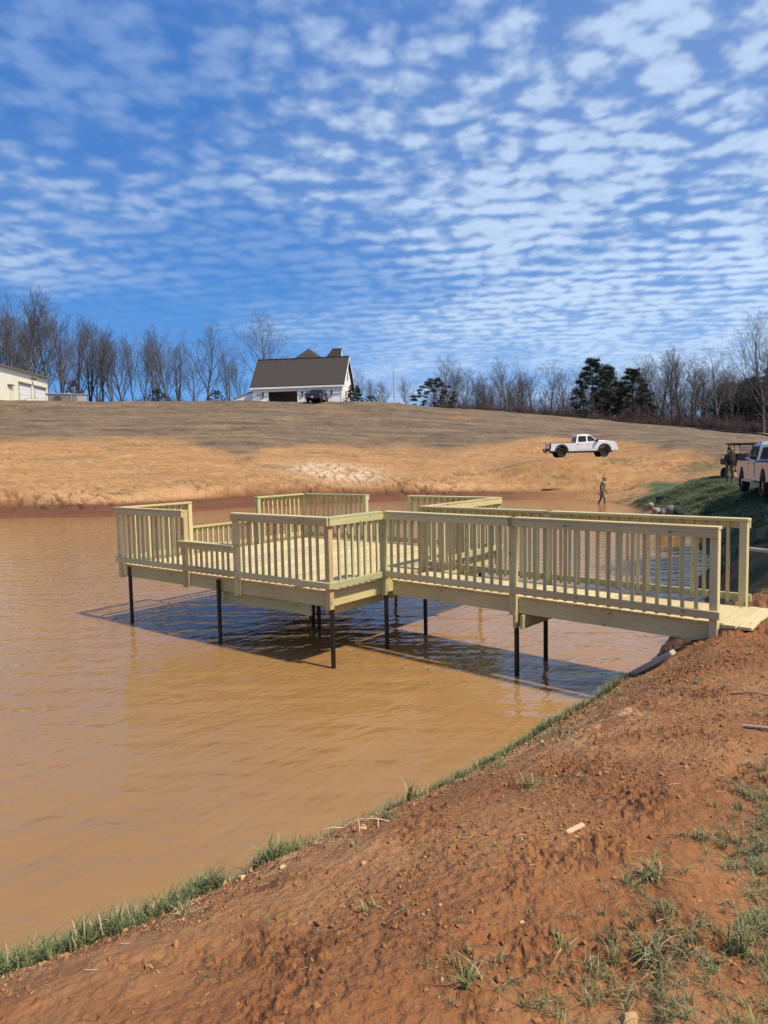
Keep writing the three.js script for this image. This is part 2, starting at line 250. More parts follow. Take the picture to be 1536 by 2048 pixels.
const grainMap = tile(1024, (u, v) => { const a = pnoise(u, v, 42, 4, 3), b = pnoise(u, v, 9, 3, 8), g = 0.80 + 0.34 * a + 0.16 * b; return [g, g * (1 - 0.05 * b), g * (1 - 0.10 * b)]; });
const grainBump = tile(1024, (u, v) => { const g = 0.5 + 0.42 * pnoise(u, v, 30, 5, 5) + 0.16 * pnoise(u, v, 8, 2, 1) + 0.16 * Math.min(0, pnoise(u, v, 70, 3, 12)); return [g, g, g]; });
const soilMat = new THREE.MeshStandardMaterial({ vertexColors: true, map: grainMap, bumpMap: grainBump, bumpScale: 0.05, roughness: 0.96 });
soilMat.name = 'soil';
{
  const az = [], rr = [0.02, 0.3, 0.6, 0.9];
  const half = 0.56;
  for (let i = 0; i <= 760; i++) az.push(-half + 2 * half * i / 760);
  for (let i = 1; i < 80; i++) az.push(half + (2 * Math.PI - 2 * half) * i / 80);
  for (let r = 0.9; r < 430;) { r *= r < 8 ? 1.0052 : r < 43 ? 1.012 : r < 72 ? 1.0042 : r < 102 ? 1.0065 : 1.02; rr.push(r); }
  const na = az.length, nr = rr.length, P = new Float32Array(na * nr * 3), C = new Float32Array(na * nr * 3), U = new Float32Array(na * nr * 2), deep = new Uint8Array(na * nr);
  for (let j = 0; j < nr; j++) for (let i = 0; i < na; i++) {
    const k = j * na + i, x = EYE.x + Math.sin(az[i] - YAW) * rr[j], z = EYE.z - Math.cos(az[i] - YAW) * rr[j], b = base(x, z);
    let h = b.h, c = [0.3, 0.15, 0.06];
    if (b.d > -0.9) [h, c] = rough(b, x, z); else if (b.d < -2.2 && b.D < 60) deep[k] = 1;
    P[k * 3] = x; P[k * 3 + 1] = h; P[k * 3 + 2] = z; C.set(c, k * 3); U[k * 2] = x / 1.7; U[k * 2 + 1] = z / 1.7;
  }
  const I = [];
  for (let j = 0; j < nr - 1; j++) for (let i = 0; i < na; i++) {
    const i2 = (i + 1) % na, a = j * na + i, b = j * na + i2, c = a + na, d = b + na;
    if (deep[a] && deep[b] && deep[c] && deep[d]) continue;
    I.push(a, b, c, b, d, c);
  }
  const g = new THREE.BufferGeometry();
  g.setAttribute('position', new THREE.BufferAttribute(P, 3)); g.setAttribute('color', new THREE.BufferAttribute(C, 3)); g.setAttribute('uv', new THREE.BufferAttribute(U, 2));
  g.setIndex(I); g.computeVertexNormals();
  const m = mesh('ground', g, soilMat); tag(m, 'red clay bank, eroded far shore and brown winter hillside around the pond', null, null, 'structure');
}

// ---------------------------------------------------------------- pond water
{
  const n = 1024, hgt = new Float32Array(n * n), r = RNG(5), waves = [];
  for (let k = 0; k < 70; k++) { const f = 7 + Math.floor(Math.pow(r(), 1.4) * 60), a = 0.62 + (r() - 0.5) * 1.5; waves.push([Math.round(f * Math.cos(a)), Math.round(f * Math.sin(a)), r() * 6.28, 1 / Math.pow(f, 1.15)]); }
  let mx = 0;
  const S = new Float32Array(n), Cc = new Float32Array(n); for (let i = 0; i < n; i++) { S[i] = Math.sin(2 * Math.PI * i / n); Cc[i] = Math.cos(2 * Math.PI * i / n); }
  for (const [fx, fy, ph, am] of waves) { const cp = Math.cos(ph), sp = Math.sin(ph); for (let j = 0; j < n; j++) for (let i = 0; i < n; i++) { const q = ((fx * i + fy * j) % n + n) % n; hgt[j * n + i] += am * (S[q] * cp + Cc[q] * sp); } }
  for (const v of hgt) mx = Math.max(mx, Math.abs(v));
  const d = new Float32Array(n * n * 4); for (let i = 0; i < n * n; i++) { const v = 0.5 + 0.5 * hgt[i] / mx; d[i * 4] = d[i * 4 + 1] = d[i * 4 + 2] = v - 0.12 * Math.abs(v - 0.5); d[i * 4 + 3] = 1; }
  const t = new THREE.DataTexture(d, n, n, THREE.RGBAFormat, THREE.FloatType); t.wrapS = t.wrapT = THREE.RepeatWrapping; t.magFilter = THREE.LinearFilter; t.needsUpdate = true;
  const mud = tile(512, (u, v) => { const a = pnoise(u, v, 5, 4, 21), g = 0.93 + 0.16 * a; return [g, g * (1 - 0.04 * a), g * (1 - 0.05 * a)]; });
  mud.repeat.set(0.22, 0.22);
  const mat = new THREE.MeshPhysicalMaterial({ color: new THREE.Color().setRGB(0.31, 0.178, 0.070), map: mud, roughness: 0.06, ior: 1.33, bumpMap: t, bumpScale: 0.025 });
  mat.name = 'muddy_water';
  const az = [], rr = []; for (let i = 0; i <= 300; i++) az.push(-0.6 + 1.2 * i / 300); for (let i = 1; i < 50; i++) az.push(0.6 + (2 * Math.PI - 1.2) * i / 50);
  for (let q = 2.2; q < 62; q *= 1.014) rr.push(q);
  const P = [], U = [], I = [], keep = [];
  for (const q of rr) for (const a of az) { const x = EYE.x + Math.sin(a - YAW) * q, z = EYE.z - Math.cos(a - YAW) * q; P.push(x, (0.008 * noise(x * 0.9, z * 0.9) + (q < 16 ? 0.0045 * noise((x * 0.8 - z * 0.6) * 2.6, (x * 0.6 + z * 0.8) * 1.1) : 0)) * Math.min(1, 12 / q), z); U.push(x / 5.2, z / 5.2); const [d0, s] = shore(x, z); keep.push(d0 < 1.3); }
  const na = az.length; for (let j = 0; j < rr.length - 1; j++) for (let i = 0; i < na; i++) { const a = j * na + i, b = j * na + (i + 1) % na; if (keep[a] || keep[b] || keep[a + na] || keep[b + na]) I.push(a, b, a + na, b, b + na, a + na); }
  const g = new THREE.BufferGeometry(); g.setAttribute('position', new THREE.Float32BufferAttribute(P, 3)); g.setAttribute('uv', new THREE.Float32BufferAttribute(U, 2)); g.setIndex(I); g.computeVertexNormals();
  const m = mesh('water', g, mat); tag(m, 'muddy orange brown pond water with wind ripples', null, null, 'structure');
}

// ---------------------------------------------------------------- lumber
function woodTile(seed) { const r = RNG(seed), knots = []; for (let i = 0; i < 7; i++) knots.push([r(), r(), 0.008 + 0.020 * r() * r()]);
  return tile(512, (u, v) => {
    const warp = 0.05 * pnoise(u, v, 3, 3, seed), st = pnoise(u * 1, v + warp, 1, 1, seed), vv = v + warp;
    const grain = fbm(u * 3 + seed, vv * 46, 3) * 0.5 + fbm(u * 22, vv * 120 + seed, 2) * 0.35;
    let k = 0; for (const [a, b, s] of knots) { const dx = Math.min(Math.abs(u - a), 1 - Math.abs(u - a)) * 0.8, dy = Math.min(Math.abs(v - b), 1 - Math.abs(v - b)) * 0.55; k = Math.max(k, 1 - sstep(s * 0.5, s, Math.hypot(dx, dy))); }
    const g = 0.84 + 0.62 * grain + 0.18 * st, w = 0.5 + 0.9 * grain;
    return [lerp(g * (1 + 0.05 * w), 0.30, k * 0.8), lerp(g, 0.2, k * 0.8), lerp(g * (0.97 - 0.1 * w), 0.1, k * 0.8)];
  }); }
const woodTiles = [woodTile(3), woodTile(17), woodTile(29)];
const WOOD = [];
{ const tints = [[0.63, 0.57, 0.32], [0.55, 0.52, 0.30], [0.68, 0.61, 0.36], [0.50, 0.50, 0.29], [0.60, 0.50, 0.28], [0.44, 0.47, 0.28], [0.55, 0.44, 0.25], [0.65, 0.59, 0.34]];
  tints.forEach((c, i) => { const m = new THREE.MeshStandardMaterial({ color: new THREE.Color().setRGB(...c), map: woodTiles[i % 3], bumpMap: woodTiles[i % 3], bumpScale: 0.0022, roughness: 0.78 }); m.name = 'treated_pine'; WOOD.push(m); }); }
const DECKM = [[0.64, 0.55, 0.33], [0.54, 0.47, 0.28], [0.68, 0.59, 0.37], [0.60, 0.50, 0.28]].map((c, i) => { const m = new THREE.MeshStandardMaterial({ color: new THREE.Color().setRGB(...c), map: woodTiles[i % 3], bumpMap: woodTiles[(i + 1) % 3], bumpScale: 0.003, roughness: 0.82 }); m.name = 'treated_decking'; return m; });
const geoCache = {};
function plank(l, h, w, c = 0.004, variant = 0) {        // chamfered board along x, centred; uv in metres along the grain
  const key = [l.toFixed(3), h.toFixed(3), w.toFixed(3), c, variant].join();
  if (geoCache[key]) return geoCache[key];
  const pts = []; for (const sx of [-1, 1]) for (const sy of [-1, 1]) for (const sz of [-1, 1]) { const x = sx * l / 2, y = sy * h / 2, z = sz * w / 2; pts.push(new THREE.Vector3(x - sx * c, y, z - sz * c), new THREE.Vector3(x, y - sy * c, z - sz * c), new THREE.Vector3(x - sx * c, y - sy * c, z)); }
  const g = new ConvexGeometry(pts), p = g.attributes.position, nn = g.attributes.normal, uv = [];
  const r = RNG(1000 + variant * 7 + Math.round(l * 100)), ou = r(), ov = r();
  for (let i = 0; i < p.count; i++) { const ax = Math.abs(nn.getX(i)), ay = Math.abs(nn.getY(i)), az = Math.abs(nn.getZ(i)), x = p.getX(i), y = p.getY(i), z = p.getZ(i); if (ax > ay && ax > az) uv.push(ou + z / 0.5, ov + y / 0.5); else if (ay > az) uv.push(ou + x / 1.3, ov + z / 0.55); else uv.push(ou + x / 1.3, ov + 0.4 + y / 0.55); }
  g.setAttribute('uv', new THREE.Float32BufferAttribute(uv, 2));
  return geoCache[key] = g;
}
const pick = (a) => a[Math.floor(rnd() * a.length)];
function board(name, parent, mats, l, h, w, x, y, z, vert = false, c = 0.004) { const m = mesh(name, plank(l, h, w, c, Math.floor(rnd() * 4)), pick(mats), parent); m.position.set(x, y, z); if (vert) m.rotation.z = Math.PI / 2; return m; }

// ---------------------------------------------------------------- the dock
const DECK = 1.129, CAP = 2.209, LOWCAP = 1.69, POST_BOTTOM = 0.872;
const dock = thing('fishing_dock', 'new timber fishing dock with railed platform and walkway on black pipe piles', 'dock');
const blackSteel = new THREE.MeshPhysicalMaterial({ color: new THREE.Color().setRGB(0.010, 0.010, 0.011), roughness: 0.42, metalness: 0.0 }); blackSteel.name = 'black_pipe';
const boltGeo = new THREE.CylinderGeometry(0.011, 0.011, 0.012, 6).rotateX(Math.PI / 2), boltM = new THREE.MeshStandardMaterial({ color: new THREE.Color().setRGB(0.35, 0.36, 0.36), roughness: 0.45, metalness: 0.6 });
// a straight run of railing from p to q (x, z); outward normal is to the right of travel; spans: [[from, to, 'high'|'low']], posts: [[at, height]]
function railing(p, q, spans, posts, ext = [0.057, 0.057]) {
  const L = Math.hypot(q[0] - p[0], q[1] - p[1]), g = sub('railing', dock);
  g.position.set(p[0], 0, p[1]); g.rotation.y = Math.atan2(-(q[1] - p[1]), q[0] - p[0]);
  // local +z is to the right of travel = outward
  for (const [at, top] of posts) board('post', g, WOOD, top - POST_BOTTOM, 0.09, 0.09, at, (top + POST_BOTTOM) / 2, 0, true, 0.005);
  for (const [at] of posts) for (const dy of [0.05, 0.16]) { const m = mesh('bolt', boltGeo, boltM, g); m.position.set(at + (dy > 0.1 ? 0.012 : -0.012), POST_BOTTOM + dy, 0.047); }
  spans.forEach(([a, b, kind], n) => {
    const cap = kind === 'low' ? LOWCAP : CAP, e0 = a < 0.001 ? ext[0] : kind === 'low' ? 0.07 : 0.045, e1 = b > L - 0.001 ? ext[1] : kind === 'low' ? 0.02 : 0.045;
    const l = b - a + e0 + e1, mid = (a - e0 + b + e1) / 2;
    const out = kind === 'low' ? 0.115 : 0.083;
    board('handrail_cap', g, WOOD, l, 0.036, 0.138, mid, cap - 0.018, out - 0.069, false, 0.004);
    board('top_rail', g, WOOD, l - 0.006, 0.089, 0.038, mid, cap - 0.037 - 0.0445, 0.0645 + (kind === 'low' ? 0.002 : 0));
    const lb = b - a + (a < 0.001 ? ext[0] + 0.02 : 0) + (b > L - 0.001 ? ext[1] + 0.02 : 0) - 0.003;
    board('bottom_rail', g, WOOD, lb, 0.092, 0.038, (a + b) / 2 + ((b > L - 0.001 ? ext[1] + 0.02 : 0) - (a < 0.001 ? ext[0] + 0.02 : 0)) / 2, 1.178 + 0.046, 0.0645);
    const inner = b - a - 0.09, k = Math.max(1, Math.round(inner / 0.142) - 1), bt = cap - 0.037, bb = 1.16;
    for (let i = 1; i <= k; i++) { const m = board('baluster', g, WOOD, bt - bb, 0.036, 0.036, a + 0.045 + inner * i / (k + 1) + (rnd() - 0.5) * 0.008, (bt + bb) / 2 - rnd() * 0.006, 0.025, true, 0.0025); m.rotation.x = (rnd() - 0.5) * 0.01; }
  });
  return g;
}
const uL = -5.324, vB = 4.969, vK = 1.272, vJ = 2.378;
const WA = 0.0667, wx = (u) => u * Math.cos(WA), wz = (u, v) => -v + u * Math.sin(WA);     // the walkway turns a little towards the camera
const PH = CAP - 0.037, PL = LOWCAP - 0.037;
railing([uL, 0], [0, 0], [[0, 1.985, 'high'], [1.985, 3.327, 'low'], [3.327, 5.324, 'high']], [[0, PH], [1.985, PH], [3.327, PH], [5.324, PH]]);
railing([0, 0], [0, -vK], [[0, vK, 'high']], [[vK, PH]], [0.057, 0.03]);
railing([0, -vJ], [0, -vB], [[0, vB - vJ, 'high']], [[0, PH], [1.3, PH], [vB - vJ, PH]], [0.03, 0.057]);
railing([0, -vB], [uL, -vB], [[0, 2.126, 'high'], [2.126, 3.376, 'low'], [3.376, 5.324, 'high']], [[2.126, PH], [3.376, PH], [5.324, PH]]);
railing([uL, -vB], [uL, 0], [[0, 1.497, 'high'], [1.497, 3.389, 'low'], [3.389, 4.969, 'high']], [[1.497, PH], [3.389, PH]]);
railing([wx(0), wz(0, vK)], [wx(4.918), wz(4.918, vK)], [[0, 2.352, 'high'], [2.352, 4.918, 'high']], [[2.352, PH], [4.918, PH]], [0.03, 0.057]);
railing([wx(5.0), wz(5.0, vJ)], [wx(0), wz(0, vJ)], [[0, 2.65, 'high'], [2.65, 5.0, 'high']], [[0, PH], [2.65, PH]], [0.057, 0.03]);
{ // platform deck: boards run from front to back
  const n = 38, step = (5.324 - 0.08) / n, deck = sub('platform_deck', dock);
  for (let i = 0; i < n; i++) { const m = board('deck_board', deck, DECKM, vB - 0.066 + (rnd() - 0.5) * 0.012, 0.036, step - 0.005, uL + 0.04 + step * (i + 0.5), DECK - 0.018 - rnd() * 0.002, -vB / 2); m.rotation.y = Math.PI / 2; }
  const walk = sub('walkway_deck', dock); walk.position.set(0, 0, 0); walk.rotation.y = -WA;
  const wv = (vK + vJ) / 2, ww = vJ - vK - 0.08, ns = 36, st2 = 5.16 / ns;
  for (let i = 0; i < ns; i++) { const u = 0.047 + st2 * (i + 0.5); const end = i > ns - 3 ? 0.05 : 0; const m = board('deck_board', walk, DECKM, ww + 0.012 * rnd() + (u > 4.98 ? 0.11 : 0), 0.036, st2 - 0.005, u, DECK - 0.018 - rnd() * 0.002, -wv + (u > 4.98 ? 0.005 : 0)); m.rotation.y = Math.PI / 2 + (i === ns - 1 ? 0.03 : 0); }
  // rim boards and joists
  const yf = (1.091 + 0.888) / 2, hf = 1.091 - 0.888, ft = 0.04, fr = sub('platform_frame', dock);
  board('rim_board', fr, WOOD, 5.324 - 0.1, hf, ft, uL / 2, yf, -0.066);
  board('rim_board', fr, WOOD, 5.324 - 0.1, hf, ft, uL / 2, yf, -vB + 0.066);
  for (const x of [-0.066, uL + 0.066]) { const m = board('rim_board', fr, WOOD, vB - 0.175, hf, ft, x, yf, -vB / 2); m.rotation.y = Math.PI / 2; }
  for (let i = 1; i < 13; i++) { const m = board('joist', fr, WOOD, vB - 0.18, hf - 0.01, 0.038, uL + 0.066 + (5.324 - 0.132) * i / 13, yf + 0.002, -vB / 2); m.rotation.y = Math.PI / 2; }
  const wf = sub('walkway_frame', dock); wf.rotation.y = -WA;
  board('rim_board', wf, WOOD, 4.99, hf, ft, 0.05 + 2.5, yf, -vK - 0.066);
  board('rim_board', wf, WOOD, 4.99, hf, ft, 0.05 + 2.5, yf, -vJ + 0.066);
  board('joist', wf, WOOD, 4.95, hf - 0.01, 0.038, 0.05 + 2.5, yf + 0.002, -(vK + vJ) / 2);
  const eb = board('rim_board', wf, WOOD, vJ - vK - 0.22, hf, ft, 5.07, yf, -(vK + vJ) / 2); eb.rotation.y = Math.PI / 2;
  // doubled beams under the frames
  const beams = [[-2.49, 0.02, 4.95], [-0.35, 0.35, 4.9]];
  for (const [u, v0, v1] of beams) for (const s of [-1, 1]) { const m = board('beam', fr, WOOD, v1 - v0, 0.185, 0.038, u + s * 0.056, 0.885 - 0.0945, -(v0 + v1) / 2); m.rotation.y = Math.PI / 2; }
  board('beam', fr, WOOD, 1.92, 0.185, 0.04, -1.46, 0.885 - 0.0945 - 0.002, -0.13); board('beam', fr, WOOD, 2.0, 0.185, 0.04, -1.42, 0.885 - 0.0945 - 0.002, -1.66);
  for (const s of [-1, 1]) { const m = board('beam', wf, WOOD, 1.2, 0.185, 0.038, 2.352 + s * 0.056, 0.885 - 0.0945, -(vK + vJ) / 2 ); m.rotation.y = Math.PI / 2; }
}
const pileGeo = new THREE.CylinderGeometry(0.034, 0.034, 1, 14);
const piles = sub('pipe_piles', dock);
function pile(x, z, top) { const m = mesh('pile', pileGeo, blackSteel, piles); m.scale.y = top + 1.2; m.position.set(x, (top - 1.2) / 2, z); return m; }
pile(uL + 0.19, -0.04, 1.08); pile(-2.49, 0.0, 1.08); pile(0.0, -0.04, 0.872); pile(0.02, -vK - 0.02, 0.872); pile(0.02, -vJ, 1.0);
pile(wx(2.352), wz(2.352, vK + 0.085), 1.08); pile(wx(2.352), wz(2.352, vJ - 0.10), 1.08);
pile(-1.98, -1.70, 1.0); pile(-1.76, -1.62, 1.08); pile(uL + 0.19, -vB + 0.1, 1.08); pile(-2.49, -vB + 0.1, 1.08); pile(-0.35, -vB + 0.1, 1.08);
shade(dock);

// ---------------------------------------------------------------- mesh builder for branches and leaves
class MB {
  constructor() { this.p = []; this.c = null; this.i = []; }
  tube(a, b, r0, r1, n = 4) {
    const d = b.clone().sub(a).normalize(), u = Math.abs(d.y) < 0.95 ? new THREE.Vector3(-d.z, 0, d.x).normalize() : new THREE.Vector3(1, 0, 0), v = d.clone().cross(u), k = this.p.length / 3;
    for (let e = 0; e < 2; e++) for (let i = 0; i < n; i++) { const t = i / n * 2 * Math.PI, r = e ? r1 : r0, q = e ? b : a; this.p.push(q.x + r * (Math.cos(t) * u.x + Math.sin(t) * v.x), q.y + r * (Math.cos(t) * u.y + Math.sin(t) * v.y), q.z + r * (Math.cos(t) * u.z + Math.sin(t) * v.z)); }
    for (let i = 0; i < n; i++) { const j = (i + 1) % n; this.i.push(k + i, k + j, k + n + i, k + j, k + n + j, k + n + i); }
  }
  tri(a, b, c) { const k = this.p.length / 3; this.p.push(...a, ...b, ...c); this.i.push(k, k + 1, k + 2); }
  geo() { const g = new THREE.BufferGeometry(); g.setAttribute('position', new THREE.Float32BufferAttribute(this.p, 3)); if (this.c) g.setAttribute('color', new THREE.Float32BufferAttribute(this.c, 3)); g.setIndex(this.i); g.computeVertexNormals(); return g; }
}
function std(rgb, rough = 0.9, more = {}) { return new THREE.MeshStandardMaterial({ color: new THREE.Color().setRGB(...rgb), roughness: rough, ...more }); }
const V = (x, y, z) => new THREE.Vector3(x, y, z);

// ---------------------------------------------------------------- bare trees
const barkM = [std([0.115, 0.104, 0.095]), std([0.09, 0.081, 0.074]), std([0.14, 0.129, 0.117])], twigM = [std([0.118, 0.106, 0.099]), std([0.10, 0.087, 0.081]), std([0.14, 0.126, 0.117])];
barkM.forEach((m) => m.name = 'bark'); twigM.forEach((m) => m.name = 'twigs');
function bareTreeGeo(seed, H, o = {}) {                  // unit: metres
  const r = RNG(seed), T = new MB(), C = new MB(), { lean = 0.06, spread = 0.75, first = 0.28, k0 = 12, k1 = 7, k2 = 5, k3 = 4, forks = 1, rise = 0.35 } = o;
  function grow(p, dir, len, rad, lv) {
    const n = lv === 0 ? 9 : lv === 1 ? 5 : lv === 2 ? 3 : lv === 3 ? 2 : 1, pts = [p.clone()], dirs = [dir.clone()]; let q = p.clone(), d = dir.clone();
    const wob = lv === 0 ? 0.09 : 0.2;
    for (let i = 0; i < n; i++) {
      d.x += (r() - 0.5) * wob * 2; d.z += (r() - 0.5) * wob * 2; d.y += (lv ? rise * 0.28 : 0.08) + (r() - 0.5) * wob * 0.6; d.normalize();
      const e = q.clone().addScaledVector(d, len / n), r0 = rad * (1 - 0.8 * i / n), r1 = rad * (1 - 0.8 * (i + 1) / n);
      (lv === 0 ? T : C).tube(q, e, Math.max(r0, 0.009), Math.max(r1, 0.006), lv === 0 ? 7 : lv === 1 ? 5 : 3);
      q = e; pts.push(q.clone()); dirs.push(d.clone());
    }
    if (lv >= 4) return;
    const kids = [k0, k1, k2, k3][lv];
    for (let i = 0; i < kids; i++) {
      const t = lv === 0 ? first + (1 - first) * (i + r()) / kids : 0.25 + 0.75 * (i + r()) / kids, f = Math.min(t * n, n - 0.001), a = Math.floor(f), at = pts[a].clone().lerp(pts[a + 1], f - a), base = dirs[a + 1];
      const ang = (lv === 0 ? i * 2.4 + r() : r() * 6.28), tilt = (lv === 0 ? lerp(spread, spread * 0.45, t) : spread * 0.85) * (0.75 + 0.5 * r());
      const ux = V(base.y, -base.x, 0.3).cross(base).normalize(), uz = base.clone().cross(ux), dd = base.clone().multiplyScalar(Math.cos(tilt)).addScaledVector(ux, Math.sin(tilt) * Math.cos(ang)).addScaledVector(uz, Math.sin(tilt) * Math.sin(ang)).normalize();
      const l = lv === 0 ? H * lerp(0.56, 0.2, (t - first) / (1 - first)) * (0.75 + 0.5 * r()) : len * lerp(0.6, 0.36, t) * (0.7 + 0.5 * r());
      grow(at, dd, l, Math.max(rad * (1 - 0.75 * t) * (lv === 0 ? 0.5 : 0.58), 0.007), lv + 1);
    }
  }
  for (let f = 0; f < forks; f++) grow(V((r() - .5) * 0.5 * (forks - 1), -0.4, (r() - .5) * .5 * (forks - 1)), V((r() - 0.5) * lean * (forks > 1 ? 5 : 1), 1, (r() - 0.5) * lean * (forks > 1 ? 5 : 1)).normalize(), H * (0.86 + 0.1 * r()), H * 0.0135 + 0.05, 0);
  return [T.geo(), C.geo()];
}
const KINDS = [
  bareTreeGeo(11, 20, { spread: 0.62, k0: 17, k1: 8, k2: 5, k3: 4, first: 0.16, rise: 0.55 }),
  bareTreeGeo(12, 20, { spread: 0.85, k0: 15, k1: 8, k2: 5, k3: 4, first: 0.24, rise: 0.5 }),
  bareTreeGeo(13, 20, { spread: 0.6, k0: 16, k1: 7, k2: 5, k3: 4, first: 0.34, rise: 0.5 }),
  bareTreeGeo(14, 20, { spread: 0.7, k0: 9, k1: 8, k2: 5, k3: 4, forks: 2, first: 0.2, rise: 0.5 }),
  bareTreeGeo(15, 20, { spread: 1.0, k0: 14, k1: 8, k2: 5, k3: 4, first: 0.26, rise: 0.42 }),
];
const treeProtos = {};
function bareTree(kind, tone, X, D, H, label, group, widen = 1, turn = rnd() * 6.28, drop = 0) {
  const key = kind + '_' + tone; let t = treeProtos[key];
  if (!t) { t = treeProtos[key] = thing('bare_tree', label, 'tree', group); mesh('trunk', KINDS[kind][0], barkM[tone], t); mesh('crown', KINDS[kind][1], twigM[tone], t); }
  else { t = copyOf(t, label); }
  if (group) t.userData.group = group; else delete t.userData.group;
  const [x, z] = spot(X, D); t.position.set(x, smoothY(x, z) - 0.1 - drop, z); t.rotation.y = turn; H *= 0.87; t.scale.set(H / 20 * widen, H / 20, H / 20 * widen);
  return t;
}
{
  const G1 = 'bare trees in the row left of the white house', L1 = 'leafless grey tree in the close row left of the white house';
  bareTree(0, 1, 62, 128, 20, 'broad tall leafless tree rising over the cream building, tallest on the left', null, 1.05);
  bareTree(1, 0, 112, 131, 20.5, 'tall dark trunked leafless tree right beside the cream building corner', null, 0.95);
  bareTree(3, 1, 20, 136, 18.5, 'leafless tree at the far left behind the cream building roof', null, 1);
  const row1 = [[88, 140, 20, 0, 1], [45, 142, 21, 2, 0], [140, 138, 20, 2, 1], [165, 142, 19.5, 0, 0], [190, 140, 18.5, 3, 1], [212, 136, 16.5, 2, 0], [236, 134, 15.8, 3, 1], [256, 138, 15.5, 0, 0], [278, 134, 15, 2, 1], [298, 140, 15, 1, 1], [318, 134, 16, 2, 0], [345, 138, 17, 0, 1], [365, 132, 14, 3, 0], [330, 150, 16.5, 1, 1], [468, 136, 12.5, 3, 1], [488, 140, 12, 0, 0], [400, 142, 14, 4, 0]];
  for (const [X, D, H, k, t] of row1) bareTree(k, t, X, D, H, L1, G1, 0.8 + 0.3 * rnd());
  bareTree(1, 1, 424, 130, 16.6, 'round crowned leafless tree standing left of the open porch', null, 1.1);
  bareTree(1, 2, 537, 122, 17, 'leafless tree whose crown shows above the left end of the garage roof', null, 1.1);
  const G2 = 'bare trees between the house and the dark pine', L2 = 'leafless tree in the thin row between the white house and the dark pines';
  for (const [X, D, H, k, t] of [[722, 150, 12, 1, 2], [748, 160, 11, 2, 2], [775, 165, 11.5, 3, 2], [930, 150, 13, 1, 0], [958, 160, 12, 3, 1], [980, 150, 11.5, 0, 0], [905, 162, 14.5, 2, 0], [1040, 160, 13.5, 2, 1], [1068, 158, 14, 2, 0], [1128, 150, 13.5, 4, 1], [1158, 152, 14.5, 2, 0], [965, 172, 13, 4, 1], [1000, 170, 14, 1, 1], [1055, 172, 14.5, 3, 1]]) bareTree(k, t, X, D, H, L2, G2, 0.85 + 0.35 * rnd());
  bareTree(2, 2, 815, 148, 10, 'small thin leafless tree beside the grey pole', null, 1.1);
  bareTree(1, 0, 888, 146, 14.6, 'leafless tree rising out of the dark round evergreen', null, 1.15);
  bareTree(0, 2, 1020, 146, 14.2, 'pale fan shaped leafless tree, palest in the right hand row', null, 1.3);
  bareTree(4, 1, 1105, 142, 14, 'dark spreading leafless tree just left of the tall pine', null, 1.2);
  const G3 = 'bare trees right of the pines', L3 = 'leafless tree in the wood edge right of the dark pines';
  for (const [X, D, H, k, t] of [[1268, 150, 16, 0, 1], [1300, 146, 15, 3, 0], [1322, 142, 16.5, 1, 1], [1345, 146, 17.5, 2, 1], [1385, 140, 16, 4, 1], [1362, 152, 17, 0, 0], [1410, 150, 15, 3, 1], [1470, 140, 13.5, 2, 2], [1455, 152, 15, 1, 1], [1490, 150, 15, 0, 0], [1235, 160, 16, 4, 1], [1240, 146, 12, 2, 2], [1548, 140, 17, 3, 1]]) bareTree(k, t, X, D, H, L3, G3, 0.9 + 0.3 * rnd());
  bareTree(4, 0, 1436, 134, 16.2, 'wide dark leafless tree standing alone near the right end of the wood edge', null, 1.15);
  bareTree(1, 1, 1526, 112, 17.5, 'largest leafless tree at the right edge of the picture', null, 1.0);
}
// ---------------------------------------------------------------- evergreens
function evergreenGeo(seed, H, o = {}) {
  const r = RNG(seed), T = new MB(), L = new MB(), { w = 0.3, from = 0.15, clumps = 90, per = 70, leaf = 0.5, top = 0.5, cone = false } = o;
  T.tube(V(0, -0.4, 0), V(0.1, H * 0.55, 0), H * 0.016 + 0.05, H * 0.01 + 0.02, 7); T.tube(V(0.1, H * 0.55, 0), V(0, H * 0.93, 0), H * 0.01 + 0.02, 0.03, 6);
  for (let i = 0; i < clumps; i++) {
    const t = from + (1 - from) * Math.pow((i + r()) / clumps, 0.9), a = i * 2.4 + r(), env = cone ? (1 - t) * 1.05 + 0.05 : Math.sin(Math.PI * Math.pow(clamp((t - from) / (1 - from) * 0.93 + 0.05), top)) * 0.9 + 0.12;
    const rad = H * w * env * (0.35 + 0.75 * Math.sqrt(r())), c = V(Math.cos(a) * rad, H * t + (r() - 0.5) * 0.6, Math.sin(a) * rad);
    T.tube(V(0.05, c.y - rad * 0.25, 0), c, 0.05, 0.02, 3);
    const s = H * 0.05 * (0.7 + 0.8 * r());
    for (let k = 0; k < per; k++) {
      const q = V(r() - 0.5, (r() - 0.5) * 0.65, r() - 0.5); q.normalize().multiplyScalar(s * Math.pow(r(), 0.5)); q.y *= 0.7; q.add(c);
      const d = V(r() - 0.5, r() * 0.9 - 0.15, r() - 0.5).add(V(Math.cos(a), 0.15, Math.sin(a)).multiplyScalar(0.5)).normalize().multiplyScalar(leaf * (0.6 + 0.8 * r())), sdir = V(r() - 0.5, r() - 0.5, r() - 0.5).cross(d).normalize().multiplyScalar(leaf * 0.17), e = q.clone().add(d);
      L.tri([q.x - sdir.x, q.y - sdir.y, q.z - sdir.z], [q.x + sdir.x, q.y + sdir.y, q.z + sdir.z], [e.x, e.y, e.z]);
    }
  }
  return [T.geo(), L.geo()];
}
